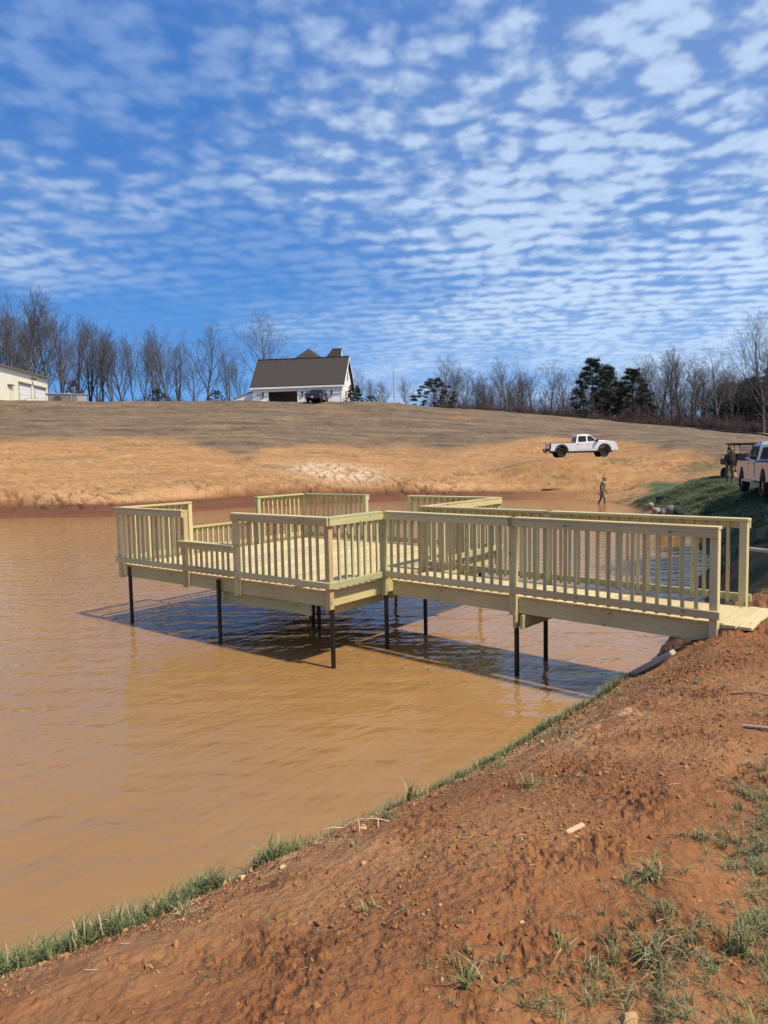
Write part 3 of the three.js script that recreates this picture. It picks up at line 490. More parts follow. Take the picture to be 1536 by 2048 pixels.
const needleM = [std([0.030, 0.042, 0.022], 0.85, { side: THREE.DoubleSide }), std([0.042, 0.040, 0.024], 0.85, { side: THREE.DoubleSide }), std([0.045, 0.066, 0.028], 0.85, { side: THREE.DoubleSide }), std([0.10, 0.035, 0.022], 0.9, { side: THREE.DoubleSide })];
needleM.forEach((m) => m.name = 'foliage');
const EG = [evergreenGeo(31, 15, { w: 0.27, from: 0.22, clumps: 110 }), evergreenGeo(32, 15, { w: 0.22, from: 0.3, clumps: 95, top: 0.7 }), evergreenGeo(33, 8, { w: 0.5, from: 0.06, clumps: 100, leaf: 0.32, top: 0.75 }), evergreenGeo(34, 3.6, { w: 0.26, from: 0.03, clumps: 70, per: 60, leaf: 0.2, cone: true })];
const EGH = [15, 15, 8, 3.6];
function evergreen(name, kind, tone, X, D, H, label, category, group, widen = 1, dy = 0) {
  const t = thing(name, label, category, group); mesh('trunk', EG[kind][0], barkM[1], t); mesh('crown', EG[kind][1], needleM[tone], t);
  const [x, z] = spot(X, D), s = H / EGH[kind]; t.position.set(x, smoothY(x, z) - 0.1 + dy, z); t.scale.set(s * widen, s, s * widen); t.rotation.y = rnd() * 6; return t;
}
evergreen('pine_tree', 0, 0, 1186, 140, 13.6, 'tall dark green pine, tallest evergreen in the wood edge', 'tree', null, 1.0);
evergreen('pine_tree', 1, 0, 1215, 144, 13, 'dark pine close behind the right side of the tallest pine', 'tree', null, 0.9);
evergreen('pine_tree', 0, 1, 1265, 142, 12.3, 'dull dark pine between the tallest pine and the bare trees to its right', 'tree', null, 1.15);
evergreen('pine_tree', 1, 2, 1453, 150, 11.2, 'lighter green pine seen through the bare trees near the right end', 'tree', null, 1.1);
evergreen('pine_tree', 0, 2, 1500, 152, 12.5, 'bushy green pine second from the right edge', 'tree', null, 1.2);
evergreen('pine_tree', 0, 0, 1545, 146, 13.5, 'dark green pine at the right edge behind the largest bare tree', 'tree', null, 1.2);
evergreen('pine_tree', 1, 1, 1480, 160, 12.5, 'dark pine far back between the two green pines on the right', 'tree', null, 1.3);
evergreen('cedar_tree', 2, 1, 872, 140, 8.6, 'round dark brown green cedar at the crest right of the pole', 'tree', null, 1.12);
evergreen('evergreen_shrub', 2, 0, 324, 122, 3.9, 'low dark evergreen bush under the bare trees left of the house', 'shrub', null, 1.0);
evergreen('red_shrub', 2, 3, 160, 124, 5.4, 'rust red leaved shrub behind the grey storage box', 'shrub', null, 0.55);
evergreen('evergreen_shrub', 2, 3, 440, 124, 3.9, 'small reddish bush near the open porch of the house', 'shrub', null, 0.9);
evergreen('evergreen_shrub', 3, 0, 708, 99, 2.4, 'pointed dark evergreen against the right wall of the house', 'shrub', null, 1.3);
evergreen('evergreen_shrub', 3, 0, 720, 102, 2.5, 'pointed dark evergreen a little right of the one against the house wall', 'shrub', null, 1.4);
evergreen('evergreen_shrub', 2, 0, 746, 122, 3.0, 'rounded dark bush between the house and the grey pole', 'shrub', null, 1.2);
for (const [x, z, H, k, l] of [[9.3, -7.8, 9.6, 0, 'nearest'], [9.2, -11.8, 10, 1, 'middle'], [8.4, -15.6, 8.6, 0, 'farthest']]) { const t = evergreen('cedar_tree', k, 0, 1186, 140, H, `dark cedar added out of view to shade the dam beyond the walkway, ${l} of three`, 'tree', null, 1.35); t.position.set(x, 1.2, z); }  // unseen cedars, added right of the view to shade the dam bank
// ---------------------------------------------------------------- undergrowth and the wood behind: masses
{
  const b = new MB(), r = RNG(9);
  for (let i = 0; i < 26; i++) { const a = r() * 6.28, p = V((r() - 0.5) * 0.5, 0, (r() - 0.5) * 0.5), h = 1.2 + 1.6 * r(); let q = p; for (let s = 0; s < 3; s++) { const e = q.clone().add(V(Math.cos(a + s) * 0.25 * (r() + 0.3), h / 3, Math.sin(a + s) * 0.25 * (r() + 0.3))); b.tube(q, e, 0.03, 0.02, 3); for (let k = 0; k < 4; k++) { const tw = e.clone().add(V((r() - 0.5) * 0.9, r() * 0.6, (r() - 0.5) * 0.9)); b.tube(e, tw, 0.016, 0.008, 3); } q = e; } }
  const g = b.geo(), spots = [];
  const add = (X0, X1, D0, D1, n, s0, s1) => { for (let i = 0; i < n; i++) { const X = lerp(X0, X1, r()), D = lerp(D0, D1, r()); const [x, z] = spot(X, D); spots.push([x, smoothY(x, z) - 0.1, z, lerp(s0, s1, r()), r() * 6]); } };
  add(860, 1560, 134, 165, 800, 0.7, 1.6); add(1180, 1560, 122, 136, 260, 0.35, 0.9); add(100, 480, 126, 150, 170, 0.6, 1.2); add(720, 880, 150, 170, 150, 0.6, 1.1);
  const im = new THREE.InstancedMesh(g, std([0.085, 0.062, 0.05]), spots.length), o = new THREE.Object3D();
  spots.forEach(([x, y, z, s, a], i) => { o.position.set(x, y, z); o.scale.setScalar(s); o.rotation.y = a; o.updateMatrix(); im.setMatrixAt(i, o.matrix); im.setColorAt(i, new THREE.Color().setRGB(0.7 + 0.6 * r(), 0.7 + 0.5 * r(), 0.7 + 0.5 * r())); });
  im.name = 'undergrowth'; tag(im, 'brown leafless thicket along the foot of the trees on the hill', 'undergrowth', null, 'stuff'); im.castShadow = im.receiveShadow = true; scene.add(im);
  const wg = mergeGeometries([KINDS[1][0], KINDS[1][1]]), wood = [];
  for (let i = 0; i < 100; i++) { const X = lerp(870, 1600, r()), D = lerp(168, 230, r()), [x, z] = spot(X, D); wood.push([x, smoothY(x, z) - 0.2, z, (0.5 + 0.22 * r()) * (0.85 + 0.25 * sstep(1000, 1400, X)), r() * 6]); }
  for (let i = 0; i < 5; i++) { const X = lerp(-30, 330, r()), D = lerp(158, 200, r()), [x, z] = spot(X, D); wood.push([x, smoothY(x, z) - 0.2, z, (0.62 + 0.25 * r()) * lerp(1.15, 0.75, sstep(150, 350, X)), r() * 6]); }
  const wm = new THREE.InstancedMesh(wg, std([0.095, 0.073, 0.062]), wood.length);
  wood.forEach(([x, y, z, s, a], i) => { o.position.set(x, y, z); o.scale.set(s * 1.1, s, s * 1.1); o.rotation.y = a; o.updateMatrix(); wm.setMatrixAt(i, o.matrix); });
  wm.name = 'distant_wood'; tag(wm, 'far bare wood behind the first rows of trees, read as one mass', 'wood', null, 'stuff'); wm.castShadow = wm.receiveShadow = true; scene.add(wm);
}

// ---------------------------------------------------------------- buildings on the hill
function box(l, h, w, x, y, z) { const g = new THREE.BoxGeometry(l, h, w); g.translate(x, y, z); return g; }
function prism(poly, depth, axis = 'z') { const s = new THREE.Shape(poly.map((p) => new THREE.Vector2(...p))); const g = new THREE.ExtrudeGeometry(s, { depth, bevelEnabled: false }); if (axis === 'x') g.rotateY(Math.PI / 2); return g; }
function orient(o, X, D, rel, y) { const [x, z] = spot(X, D); o.position.set(x, y ?? smoothY(x, z), z); o.rotation.y = -bearing(X) + rel; return o; }
const sidingBump = tile(256, (u, v) => { const s = (v * 8) % 1; const g = 0.35 + 0.6 * s; return [g, g, g]; });
const whiteSiding = std([0.86, 0.85, 0.83], 0.7, { bumpMap: sidingBump, bumpScale: 0.02 }), whiteTrim = std([0.82, 0.81, 0.78], 0.6), darkGlass = std([0.03, 0.035, 0.04], 0.08), darkInside = std([0.03, 0.028, 0.026], 0.9), blackMetal = std([0.015, 0.015, 0.015], 0.5);
const shingleMap = tile(512, (u, v) => { const row = Math.floor(v * 24), tab = Math.floor(u * 20 + (row % 2) * 0.5), h = VAL[PERM[PERM[row & 255] + (tab & 255)]], line = ((v * 24) % 1) < 0.12 ? 0.7 : 1; const g = (0.72 + 0.32 * h + 0.15 * pnoise(u, v, 20, 2, 2)) * line; return [g, g * 0.97, g * 0.93]; });
const shingle = std([0.050, 0.046, 0.042], 0.92, { map: shingleMap });
function slab(a, b, c, d, t, s = 3) {                    // roof plane a-b-c-d (corner points), thickness t downwards; uv in metres / s
  const n = b.clone().sub(a).cross(d.clone().sub(a)).normalize(), lo = [a, b, c, d].map((p) => p.clone().addScaledVector(n, -t)), top = [a, b, c, d];
  const P = [], U = [], I = []; const ux = b.clone().sub(a).normalize(), uy = n.clone().cross(ux);
  const quad = (q) => { const k = P.length / 3; for (const p of q) { P.push(p.x, p.y, p.z); const e = p.clone().sub(a); U.push(e.dot(ux) / s, e.dot(uy) / s); } I.push(k, k + 1, k + 2, k, k + 2, k + 3); };
  quad(top); quad([lo[3], lo[2], lo[1], lo[0]]); for (let i = 0; i < 4; i++) quad([top[(i + 1) % 4], top[i], lo[i], lo[(i + 1) % 4]]);
  const g = new THREE.BufferGeometry(); g.setAttribute('position', new THREE.Float32BufferAttribute(P, 3)); g.setAttribute('uv', new THREE.Float32BufferAttribute(U, 2)); g.setIndex(I); g.computeVertexNormals(); return g;
}
{ // white house: garage wing towards the pond, origin at the middle of the front wall
  const h = thing('white_house', 'white sided house with big grey shingle roof and two wide garage bays on the hilltop', 'house');
  const W = 12.9, Dp = 7.6, E = 2.95, R = 6.95, B = -1.4, w2 = W / 2;
  const wg = [];                                          // front wall with two bays, as pieces that butt
  const xs = [-w2, -4.2, 0.02, 1.2, 4.2, w2], bayTop = 2.02;
  wg.push(box(xs[1] - xs[0], E - B, 0.2, (xs[0] + xs[1]) / 2, (E + B) / 2, -0.1), box(xs[3] - xs[2], E - B, 0.2, (xs[2] + xs[3]) / 2, (E + B) / 2, -0.1), box(xs[5] - xs[4], E - B, 0.2, (xs[4] + xs[5]) / 2, (E + B) / 2, -0.1));
  wg.push(box(xs[2] - xs[1], E - bayTop, 0.2, (xs[1] + xs[2]) / 2, (E + bayTop) / 2, -0.1), box(xs[4] - xs[3], E - bayTop, 0.2, (xs[3] + xs[4]) / 2, (E + bayTop) / 2, -0.1));
  mesh('front_wall', mergeGeometries(wg.map((g) => g.toNonIndexed())), whiteSiding, h);
  const sw = prism([[0, B], [Dp - 0.4, B], [Dp - 0.4, E], [(Dp - 0.4) / 2, R - 0.28], [0, E]], 0.2); sw.rotateY(Math.PI / 2); // shape x -> -z
  for (const x of [w2 - 0.2, -w2]) { const m = mesh('side_wall', sw, whiteSiding, h); m.position.set(x, 0, -0.2); }
  mesh('back_wall', box(W, E - B, 0.2, 0, (E + B) / 2, -Dp + 0.1), whiteSiding, h);
  mesh('garage_floor', box(W - 0.4, 0.2, Dp - 0.6, 0, B + 0.5, -Dp / 2), darkInside, h);
  const zr = -Dp / 2 + 0.0, ov = 0.35, k = (R - E) / (Dp / 2), e0 = E - k * ov;
  const roof = sub('roof', h);
  mesh('roof_slope', slab(V(-w2 - ov, e0 + .15, ov), V(w2 + ov, e0 + .15, ov), V(w2 + ov, R + .15, zr), V(-w2 - ov, R + .15, zr), 0.14), shingle, roof);
  mesh('roof_slope', slab(V(w2 + ov, e0 + .15, -Dp - ov), V(-w2 - ov, e0 + .15, -Dp - ov), V(-w2 - ov, R + .15, zr), V(w2 + ov, R + .15, zr), 0.14), shingle, roof);
  mesh('ridge_cap', box(W + 2 * ov, 0.07, 0.3, 0, R + 0.15, zr), std([0.05, 0.043, 0.038]), roof);
  mesh('eave_board', box(W + 2 * ov, 0.22, 0.06, 0, e0 - 0.06, ov + 0.035), whiteTrim, h);
  mesh('eave_board', box(W + 2 * ov, 0.22, 0.06, 0, e0 - 0.06, -Dp - ov - 0.035), whiteTrim, h);
  for (const s of [0, 1]) { const zz = s ? -Dp - ov : ov; const m = mesh('rake_board', slab(V(w2 + ov + 0.06, e0, zz), V(w2 + ov + 0.06, e0 + .22, zz), V(w2 + ov + 0.06, R + 0.06, zr), V(w2 + ov + 0.06, R - 0.16, zr), 0.05), whiteTrim, h); }
  const win = (x, y, z, w, hh, side) => { const f = mesh('window', side ? box(0.08, hh, w, x, y, z) : box(w, hh, 0.08, x, y, z), whiteTrim, h); mesh('pane', side ? box(0.03, hh - 0.2, w - 0.2, x + 0.045, y, z) : box(w - 0.2, hh - 0.2, 0.03, x, y, z + 0.045), darkGlass, f); };
  win(w2 + 0.03, 4.4, -Dp / 2 + 0.1, 0.9, 1.5, true); win(w2 + 0.03, 1.35, -2.2, 0.9, 1.5, true); win(w2 + 0.03, 1.35, -5.4, 0.9, 1.5, true);
  const sd = mesh('side_door', box(0.95, 2.2, 0.06, -5.55, 0.95, 0.032), std([0.72, 0.73, 0.72], 0.6), h); mesh('pane', box(0.6, 1.6, 0.03, -5.55, 1.1, 0.075), std([0.45, 0.5, 0.52], 0.15), sd);
  const frame = (x0, x1) => mesh('bay_frame', mergeGeometries([box(x1 - x0 + 0.24, 0.12, 0.05, (x0 + x1) / 2, bayTop + 0.06, 0.026), box(0.12, bayTop - B, 0.05, x0 - 0.06, (bayTop + B) / 2, 0.026), box(0.12, bayTop - B, 0.05, x1 + 0.06, (bayTop + B) / 2, 0.026)]), whiteTrim, h);
  frame(xs[1], xs[2]); frame(xs[3], xs[4]);
  const gd = sub('garage_door', h); for (let i = 0; i < 5; i++) mesh('door_panel', box(xs[4] - xs[3] - 0.04, 0.62, 0.05, (xs[3] + xs[4]) / 2, B + 0.5 + 0.645 * i, -0.25), std([0.6, 0.61, 0.6], 0.6), gd);
  for (const x of [-4.95, 0.75, 4.95]) { const l = sub('wall_lantern', h); mesh('lamp_body', box(0.2, 0.36, 0.18, x, 1.68, 0.16), blackMetal, l); mesh('lamp_arm', box(0.06, 0.3, 0.1, x + 0.02, 1.3, 0.06), blackMetal, l); mesh('lamp_top', new THREE.ConeGeometry(0.17, 0.16, 4).translate(x, 1.94, 0.16), blackMetal, l); }
  mesh('downpipe', box(0.09, E - B - 0.2, 0.07, w2 - 0.1, (E + B) / 2 - 0.1, 0.04), whiteTrim, h);
  // the main house behind: two roof peaks
  const hip = (xc, wd, y0, y1, z0, z1) => { const a = V(xc - wd / 2, y0, z0), b = V(xc + wd / 2, y0, z0), t0 = V(xc, y1, z0 - wd / 2 * 0.9), t1 = V(xc, y1, z1), c = V(xc + wd / 2, y0, z1), d = V(xc - wd / 2, y0, z1), g = new MB(); const q = (...p) => p.map((v) => [v.x, v.y, v.z]); g.tri(...q(a, b, t0)); g.tri(...q(b, c, t1)); g.tri(...q(b, t1, t0)); g.tri(...q(d, a, t0)); g.tri(...q(d, t0, t1)); g.tri(...q(c, d, t1)); const ge = g.geo(); ge.setAttribute('uv', new THREE.Float32BufferAttribute([...Array(ge.attributes.position.count)].flatMap((_, i) => [ge.attributes.position.getX(i) / 3, ge.attributes.position.getY(i) / 3]), 2)); return ge; };
  mesh('main_wall', box(8.6, 5.6 - B, 9, -0.2, (5.6 + B) / 2, -Dp - 4.6), whiteSiding, h);
  mesh('main_roof', hip(-0.25, 8.4, 5.5, 9.15, -4.6, -15), shingle, roof);
  mesh('main_roof', slab(V(0.1, 5.6, -9.6), V(4.3, 5.6, -9.6), V(4.3, 9.4, -11), V(2.9, 9.4, -11), 0.12), shingle, roof);
  mesh('main_roof', slab(V(4.3, 5.6, -12.4), V(0.1, 5.6, -12.4), V(2.9, 9.4, -11), V(4.3, 9.4, -11), 0.12), shingle, roof);
  mesh('main_roof', slab(V(0.1, 5.6, -12.4), V(0.1, 5.6, -9.6), V(2.9, 9.4, -11), V(2.9, 9.4, -11.01), 0.12), shingle, roof);
  const gb = prism([[9.75, 5.5], [12.25, 5.5], [11, 9.15]], 0.15); gb.rotateY(Math.PI / 2); mesh('gable_end', gb, whiteSiding, h).position.set(4.2, 0, 0);
  // porch on the left
  const p = sub('porch', h); mesh('porch_roof', slab(V(-w2 - 3.3, 1.35, -0.8), V(-w2 - 0.02, 2.45, -0.8), V(-w2 - 0.02, 2.45, -5), V(-w2 - 3.3, 1.35, -5), 0.16), std([0.30, 0.29, 0.29]), p);
  const pg = prism([[-w2 - 3.2, 0.5], [-w2 - 0.05, 0.5], [-w2 - 0.05, 2.2], [-w2 - 3.2, 1.15]], 0.08); pg.translate(0, 0, -0.95); mesh('porch_gable', pg, whiteSiding, p);
  for (const x of [-w2 - 3.0, -w2 - 2.2]) mesh('porch_post', box(0.18, 2.4, 0.18, x, -0.7, -1.05), whiteTrim, p);
  mesh('porch_wall', box(2.6, 1.9, 0.1, -w2 - 1.35, -0.45, -4.5), darkInside, p);
  orient(h, 601, 100, -0.26, 10.62); shade(h);
}
{ // cream metal building at the left edge; local x runs along its long wall, +z towards the camera
  const b = thing('metal_building', 'cream metal sided workshop with two white roll up doors at the left edge', 'building');
  const ribs = tile(256, (u) => { const s = (u * 8) % 1, g = s < 0.18 ? 1 : 0.4; return [g, g, g]; });
  const cream = std([0.80, 0.77, 0.64], 0.6, { bumpMap: ribs, bumpScale: 0.03 }), L = 30, H = 4.75, W = 12;
  mesh('long_wall', box(L, H + 2, 0.2, -L / 2, H / 2 - 1, -0.1), cream, b);
  const ge = prism([[0, -2], [W, -2], [W, H], [W / 2, H + 1.6], [0, H]], 0.2); ge.rotateY(Math.PI / 2); mesh('end_wall', ge, cream, b).position.set(-0.2, 0, -0.2);
  mesh('end_wall', ge, cream, b).position.set(-L, 0, -0.2);
  mesh('back_wall', box(L, H + 2, 0.2, -L / 2, H / 2 - 1, -W - 0.3), cream, b);
  const rf = std([0.42, 0.41, 0.40], 0.5);
  mesh('roof', slab(V(-L - 0.2, H + 0.02, 0.25), V(0.25, H + 0.02, 0.25), V(0.25, H + 1.72, -W / 2 - .2), V(-L - 0.2, H + 1.72, -W / 2 - .2), 0.12), rf, b); mesh('roof', slab(V(0.25, H + 0.02, -W - .65), V(-L - .2, H + 0.02, -W - .65), V(-L - 0.2, H + 1.72, -W / 2 - .2), V(0.25, H + 1.72, -W / 2 - .2), 0.12), rf, b);
  mesh('gutter', box(L + 0.4, 0.2, 0.14, -L / 2, H - 0.12, 0.32), std([0.16, 0.13, 0.10], 0.6), b);
  const door = (x0, x1, top) => { const d = sub('roll_up_door', b); const n = 6, hh = (top + 1.2) / n; for (let i = 0; i < n; i++) mesh('door_panel', box(x1 - x0, hh - 0.03, 0.05, (x0 + x1) / 2, -1.2 + hh * (i + 0.5), 0.03), std([0.80, 0.81, 0.82], 0.5), d); mesh('door_hood', box(x1 - x0 + 0.3, 0.2, 0.22, (x0 + x1) / 2, top + 0.12, 0.12), std([0.2, 0.17, 0.13], 0.6), d); for (const x of [x0 - 0.07, x1 + 0.07]) mesh('door_jamb', box(0.12, top + 1.2, 0.08, x, (top - 1.2) / 2, 0.045), std([0.35, 0.33, 0.28], 0.6), d); };
  door(-9.1, -5.7, 2.95); door(-4.4, -1.0, 2.95);
  const pd = mesh('side_door', box(0.95, 3.2, 0.06, -11.6, 0.7, 0.035), std([0.74, 0.70, 0.55], 0.5), b); mesh('door_hood', box(1.3, 0.16, 0.3, -11.6, 2.45, 0.18), std([0.2, 0.17, 0.13]), pd);
  const wl = sub('wall_light', b); mesh('lamp_head', new THREE.SphereGeometry(0.24, 10, 8).translate(-5.1, 4.0, 0.4), std([0.12, 0.1, 0.08], 0.5), wl); mesh('lamp_arm', box(0.1, 0.1, 0.35, -5.1, 4.0, 0.18), blackMetal, wl);
  orient(b, 108, 112, 0, 0); const X = 686; b.rotation.y = -bearing(X) + Math.PI / 2; b.position.y = 10.75; shade(b);
  // long side runs along the view towards the building's vanishing point; its wall faces the right of the camera
}
{ // storage box and small tank on the crest
  const s = thing('storage_container', 'grey metal storage container with dark round fan grille beside the cream building', 'container');
  const gm = std([0.15, 0.15, 0.155], 0.6), wm = std([0.33, 0.33, 0.33], 0.6);
  mesh('body', box(3.6, 1.7, 2.2, -0.75, 0.2, -1.1), gm, s); mesh('end_panel', box(1.15, 1.7, 2.2, 1.65, 0.2, -1.1), wm, s); mesh('roof', box(5.2, 0.1, 2.4, -0.15, 1.11, -1.1), wm, s);
  for (const x of [0.3, 0.75, 1.04]) mesh('rib', box(0.07, 1.66, 0.05, x, 0.2, 0.028), wm, s);
  mesh('fan_grille', new THREE.CylinderGeometry(0.5, 0.5, 0.08, 20).rotateX(Math.PI / 2).translate(-1.4, 0.35, 0.043), std([0.05, 0.05, 0.055], 0.6), s);
  mesh('grille_ring', new THREE.TorusGeometry(0.5, 0.06, 6, 22).translate(-1.4, 0.35, 0.09), std([0.13, 0.13, 0.13], 0.6), s);
  mesh('roof_hatch', box(0.5, 0.1, 0.5, -0.1, 1.25, -0.6).rotateZ(-0.15), wm, s);
  orient(s, 149, 104, 0.02); s.position.y = 11.35; shade(s);
  const t = thing('water_tank', 'small pale rounded tank in front of the nearer roll up door', 'tank'); mesh('tank_body', new THREE.CapsuleGeometry(0.32, 1.0, 6, 14).rotateZ(Math.PI / 2), std([0.6, 0.62, 0.55], 0.5), t); mesh('tank_frame', mergeGeometries([box(0.06, 0.9, 0.06, -0.7, -0.1, 0.3), box(0.06, 0.9, 0.06, 0.7, -0.1, 0.3), box(1.46, 0.05, 0.05, 0, 0.36, 0.3)]), std([0.3, 0.3, 0.28], 0.6), t);
  orient(t, 74, 98, 0.1); t.position.y = 10.85; shade(t);
  const p = thing('utility_pole', 'thin grey pole standing on the crest between the house and the cedar', 'pole'); mesh('shaft', new THREE.CylinderGeometry(0.09, 0.13, 6.2, 8).translate(0, 2.6, 0), std([0.38, 0.37, 0.36], 0.8), p); mesh('pole_cap', new THREE.CylinderGeometry(0.14, 0.14, 0.12, 8).translate(0, 5.72, 0), std([0.5, 0.5, 0.5], 0.6), p); mesh('meter_box', box(0.34, 0.6, 0.22, 0, 0.9, 0.2), std([0.5, 0.5, 0.5], 0.6), p);
  orient(p, 793, 112, 0); shade(p);
  const tb = thing('transformer_box', 'small white utility box on the crest right of the grey pole', 'utility box'); mesh('cabinet', box(0.7, 0.6, 0.6, 0, 0.3, 0), whiteTrim, tb); mesh('lid', box(0.78, 0.08, 0.68, 0, 0.64, 0), whiteTrim, tb); orient(tb, 808, 106, 0.2); shade(tb);
}
{ // black pipe along the brow on the right
  const pts = []; for (let X = 1395; X <= 1640; X += 12) { const D = lerp(104, 84, (X - 1395) / 245), [x, z] = spot(X, D); pts.push(V(x, groundY(x, z) + 0.10, z)); }
  const m = mesh('drain_pipe', new THREE.TubeGeometry(new THREE.CatmullRomCurve3(pts), 60, 0.13, 7), blackMetal); tag(m, 'long black pipe lying along the brow of the hill at the right edge', 'pipe');
}
// ---------------------------------------------------------------- pickups: local x forwards, origin on the ground between the wheels' middle
function quadPlate(pts, t = 0.012) { const n = pts[1].clone().sub(pts[0]).cross(pts[3].clone().sub(pts[0])).normalize(); return slab(...pts.map((p) => p.clone().addScaledVector(n, t)), t * 2); }
function makePickup(name, label, o = {}) {
  const t = thing(name, label, 'pickup truck'), paint = new THREE.MeshPhysicalMaterial({ color: new THREE.Color().setRGB(...(o.paint ?? [0.8, 0.8, 0.8])), roughness: 0.35, clearcoat: 0.6, clearcoatRoughness: 0.1 }); paint.name = 'paint';
  const flare = std(o.flare ?? [0.03, 0.032, 0.033], 0.7), rubber = std([0.022, 0.02, 0.019], 0.9), glass = std([0.02, 0.024, 0.028], 0.06), trim = std([0.02, 0.02, 0.021], 0.6), red = std([0.2, 0.006, 0.01], 0.25);
  const xr = -1.85, xf = 1.82, wr = 0.405, hw = 0.98, yb = 0.54, belt = 1.17;
  // side profile of the lower body with wheel arches; bed part ends at the cab
  const arch = (s, x, r, y) => { s.lineTo(x + r, y); s.absarc(x, y + 0.0, r, 0, Math.PI, false); s.lineTo(x - r, y); };
  const cab = new THREE.Shape(); cab.moveTo(-0.62, yb); cab.lineTo(-0.62, belt + 0.02); cab.lineTo(1.05, belt + 0.13); cab.quadraticCurveTo(2.2, belt + 0.14, 2.6, belt + 0.05); cab.quadraticCurveTo(2.82, belt - 0.0, 2.84, belt - 0.25); cab.lineTo(2.84, yb + 0.1); cab.lineTo(2.5, yb); cab.lineTo(xf + 0.47, yb); cab.absarc(xf, yb, 0.47, 0, Math.PI, false); cab.lineTo(-0.62, yb);
  const ex = (s, w, z0, bev = 0.03) => { const g = new THREE.ExtrudeGeometry(s, { depth: w - 2 * bev, bevelEnabled: true, bevelSize: bev, bevelThickness: bev, bevelSegments: 2, curveSegments: 14 }); g.translate(0, 0, z0 + bev); return g; };
  const body = mesh('body', ex(cab, hw * 2, -hw), paint, t);
  const bed = new THREE.Shape(); bed.moveTo(-2.82, yb + 0.06); bed.lineTo(-2.86, belt); bed.lineTo(-0.67, belt); bed.lineTo(-0.67, yb); bed.lineTo(xr + 0.47, yb); bed.absarc(xr, yb, 0.47, 0, Math.PI, false); bed.lineTo(-2.82, yb + 0.06);
  for (const z of [-hw, hw - 0.12]) mesh('bed_side', ex(bed, 0.12, z, 0.025), paint, t);
  mesh('bed_floor', box(2.15, 0.06, 1.7, -1.75, 0.8, 0), trim, t); mesh('bed_front', box(0.05, 0.5, 1.7, -0.72, 0.98, 0), trim, t);
  const tg = mesh('tailgate', box(0.1, 0.58, 1.68, -2.85, 0.93, 0), paint, t); mesh('handle', box(0.03, 0.1, 0.3, -2.915, 1.05, 0), trim, tg);
  mesh('bed_rail', mergeGeometries([box(2.2, 0.04, 0.14, -1.77, belt + 0.045, hw - 0.07), box(2.2, 0.04, 0.14, -1.77, belt + 0.045, -hw + 0.07)]), trim, t);
  mesh('bed_cover', box(2.05, 0.05, 1.66, -1.77, belt - 0.1, 0), trim, t);
  // cab: tapered, raked windscreen
  const y0 = belt + 0.02, y1 = 1.90, b0 = -0.6, b1 = -0.5, f0 = 1.45, f1 = 0.62, z0 = 0.93, z1 = 0.76;
  const C = new MB(), pt = (x, y, z) => [x, y, z], roofPts = [[-0.5, y1 - 0.05], [-0.3, y1], [0.35, y1], [0.62, y1 - 0.06]];
  const outline = [[b0, y0, z0], [b1, y1 - 0.1, z1 + 0.03], [-0.42, y1 - 0.02, z1 - 0.05], [0.1, y1 + 0.02, z1 - 0.08], [0.5, y1 - 0.02, z1 - 0.06], [f1 + 0.05, y1 - 0.1, z1 + 0.02], [f0, y0, z0]];
  for (let i = 0; i < outline.length - 1; i++) { const a = outline[i], b = outline[i + 1]; C.tri(pt(a[0], a[1], a[2]), pt(b[0], b[1], b[2]), pt(b[0], b[1], -b[2])); C.tri(pt(a[0], a[1], a[2]), pt(b[0], b[1], -b[2]), pt(a[0], a[1], -a[2])); }
  for (const s of [1, -1]) for (let i = 1; i < outline.length - 1; i++) { const a = outline[0], b = outline[i], c = outline[i + 1], f = (p) => pt(p[0], p[1], p[2] * s); s > 0 ? C.tri(f(a), f(c), f(b)) : C.tri(f(a), f(b), f(c)); }
  mesh('cab', C.geo(), paint, t);
  const side = (x, y, s) => V(x, y, s * (lerp(z0, z1 + 0.03, (y - y0) / (y1 - 0.1 - y0)) + 0.004));
  const wy0 = y0 + 0.08, wy1 = y1 - 0.15;
  for (const s of [1, -1]) {
    const q = (xa, xb, xc, xd) => { const p = [side(xa, wy0, s), side(xb, wy0, s), side(xc, wy1, s), side(xd, wy1, s)]; return quadPlate(s > 0 ? p : [p[1], p[0], p[3], p[2]]); };
    mesh('window', q(-0.42, 0.28, 0.25, -0.36), glass, t); mesh('window', q(0.42, 1.22, 0.66, 0.39), glass, t);
    const door = (x0, x1) => { const m = mesh('door', box(x1 - x0 - 0.02, 0.52, 0.02, (x0 + x1) / 2, 0.93, s * (hw + 0.004)), paint, t); mesh('handle', box(0.16, 0.04, 0.03, x0 + 0.14, 1.12, s * (hw + 0.022)), o.handle ?? paint, m); };
    door(-0.5, 0.36); door(0.38, 1.22);
    const mi = sub('mirror', t); mesh('mirror_head', box(0.12, 0.26, 0.2, 1.14, y0 + 0.16, s * 1.1), trim, mi); mesh('mirror_arm', box(0.06, 0.05, 0.12, 1.16, y0 + 0.06, s * 0.98), trim, mi);
    mesh('headlight', box(0.12, 0.22, 0.34, 2.8, 0.98, s * 0.78), std([0.7, 0.72, 0.74], 0.1), t);
    mesh('tail_light', box(0.14, 0.42, 0.09, -2.83, 0.97, s * (hw - 0.02)), red, t);
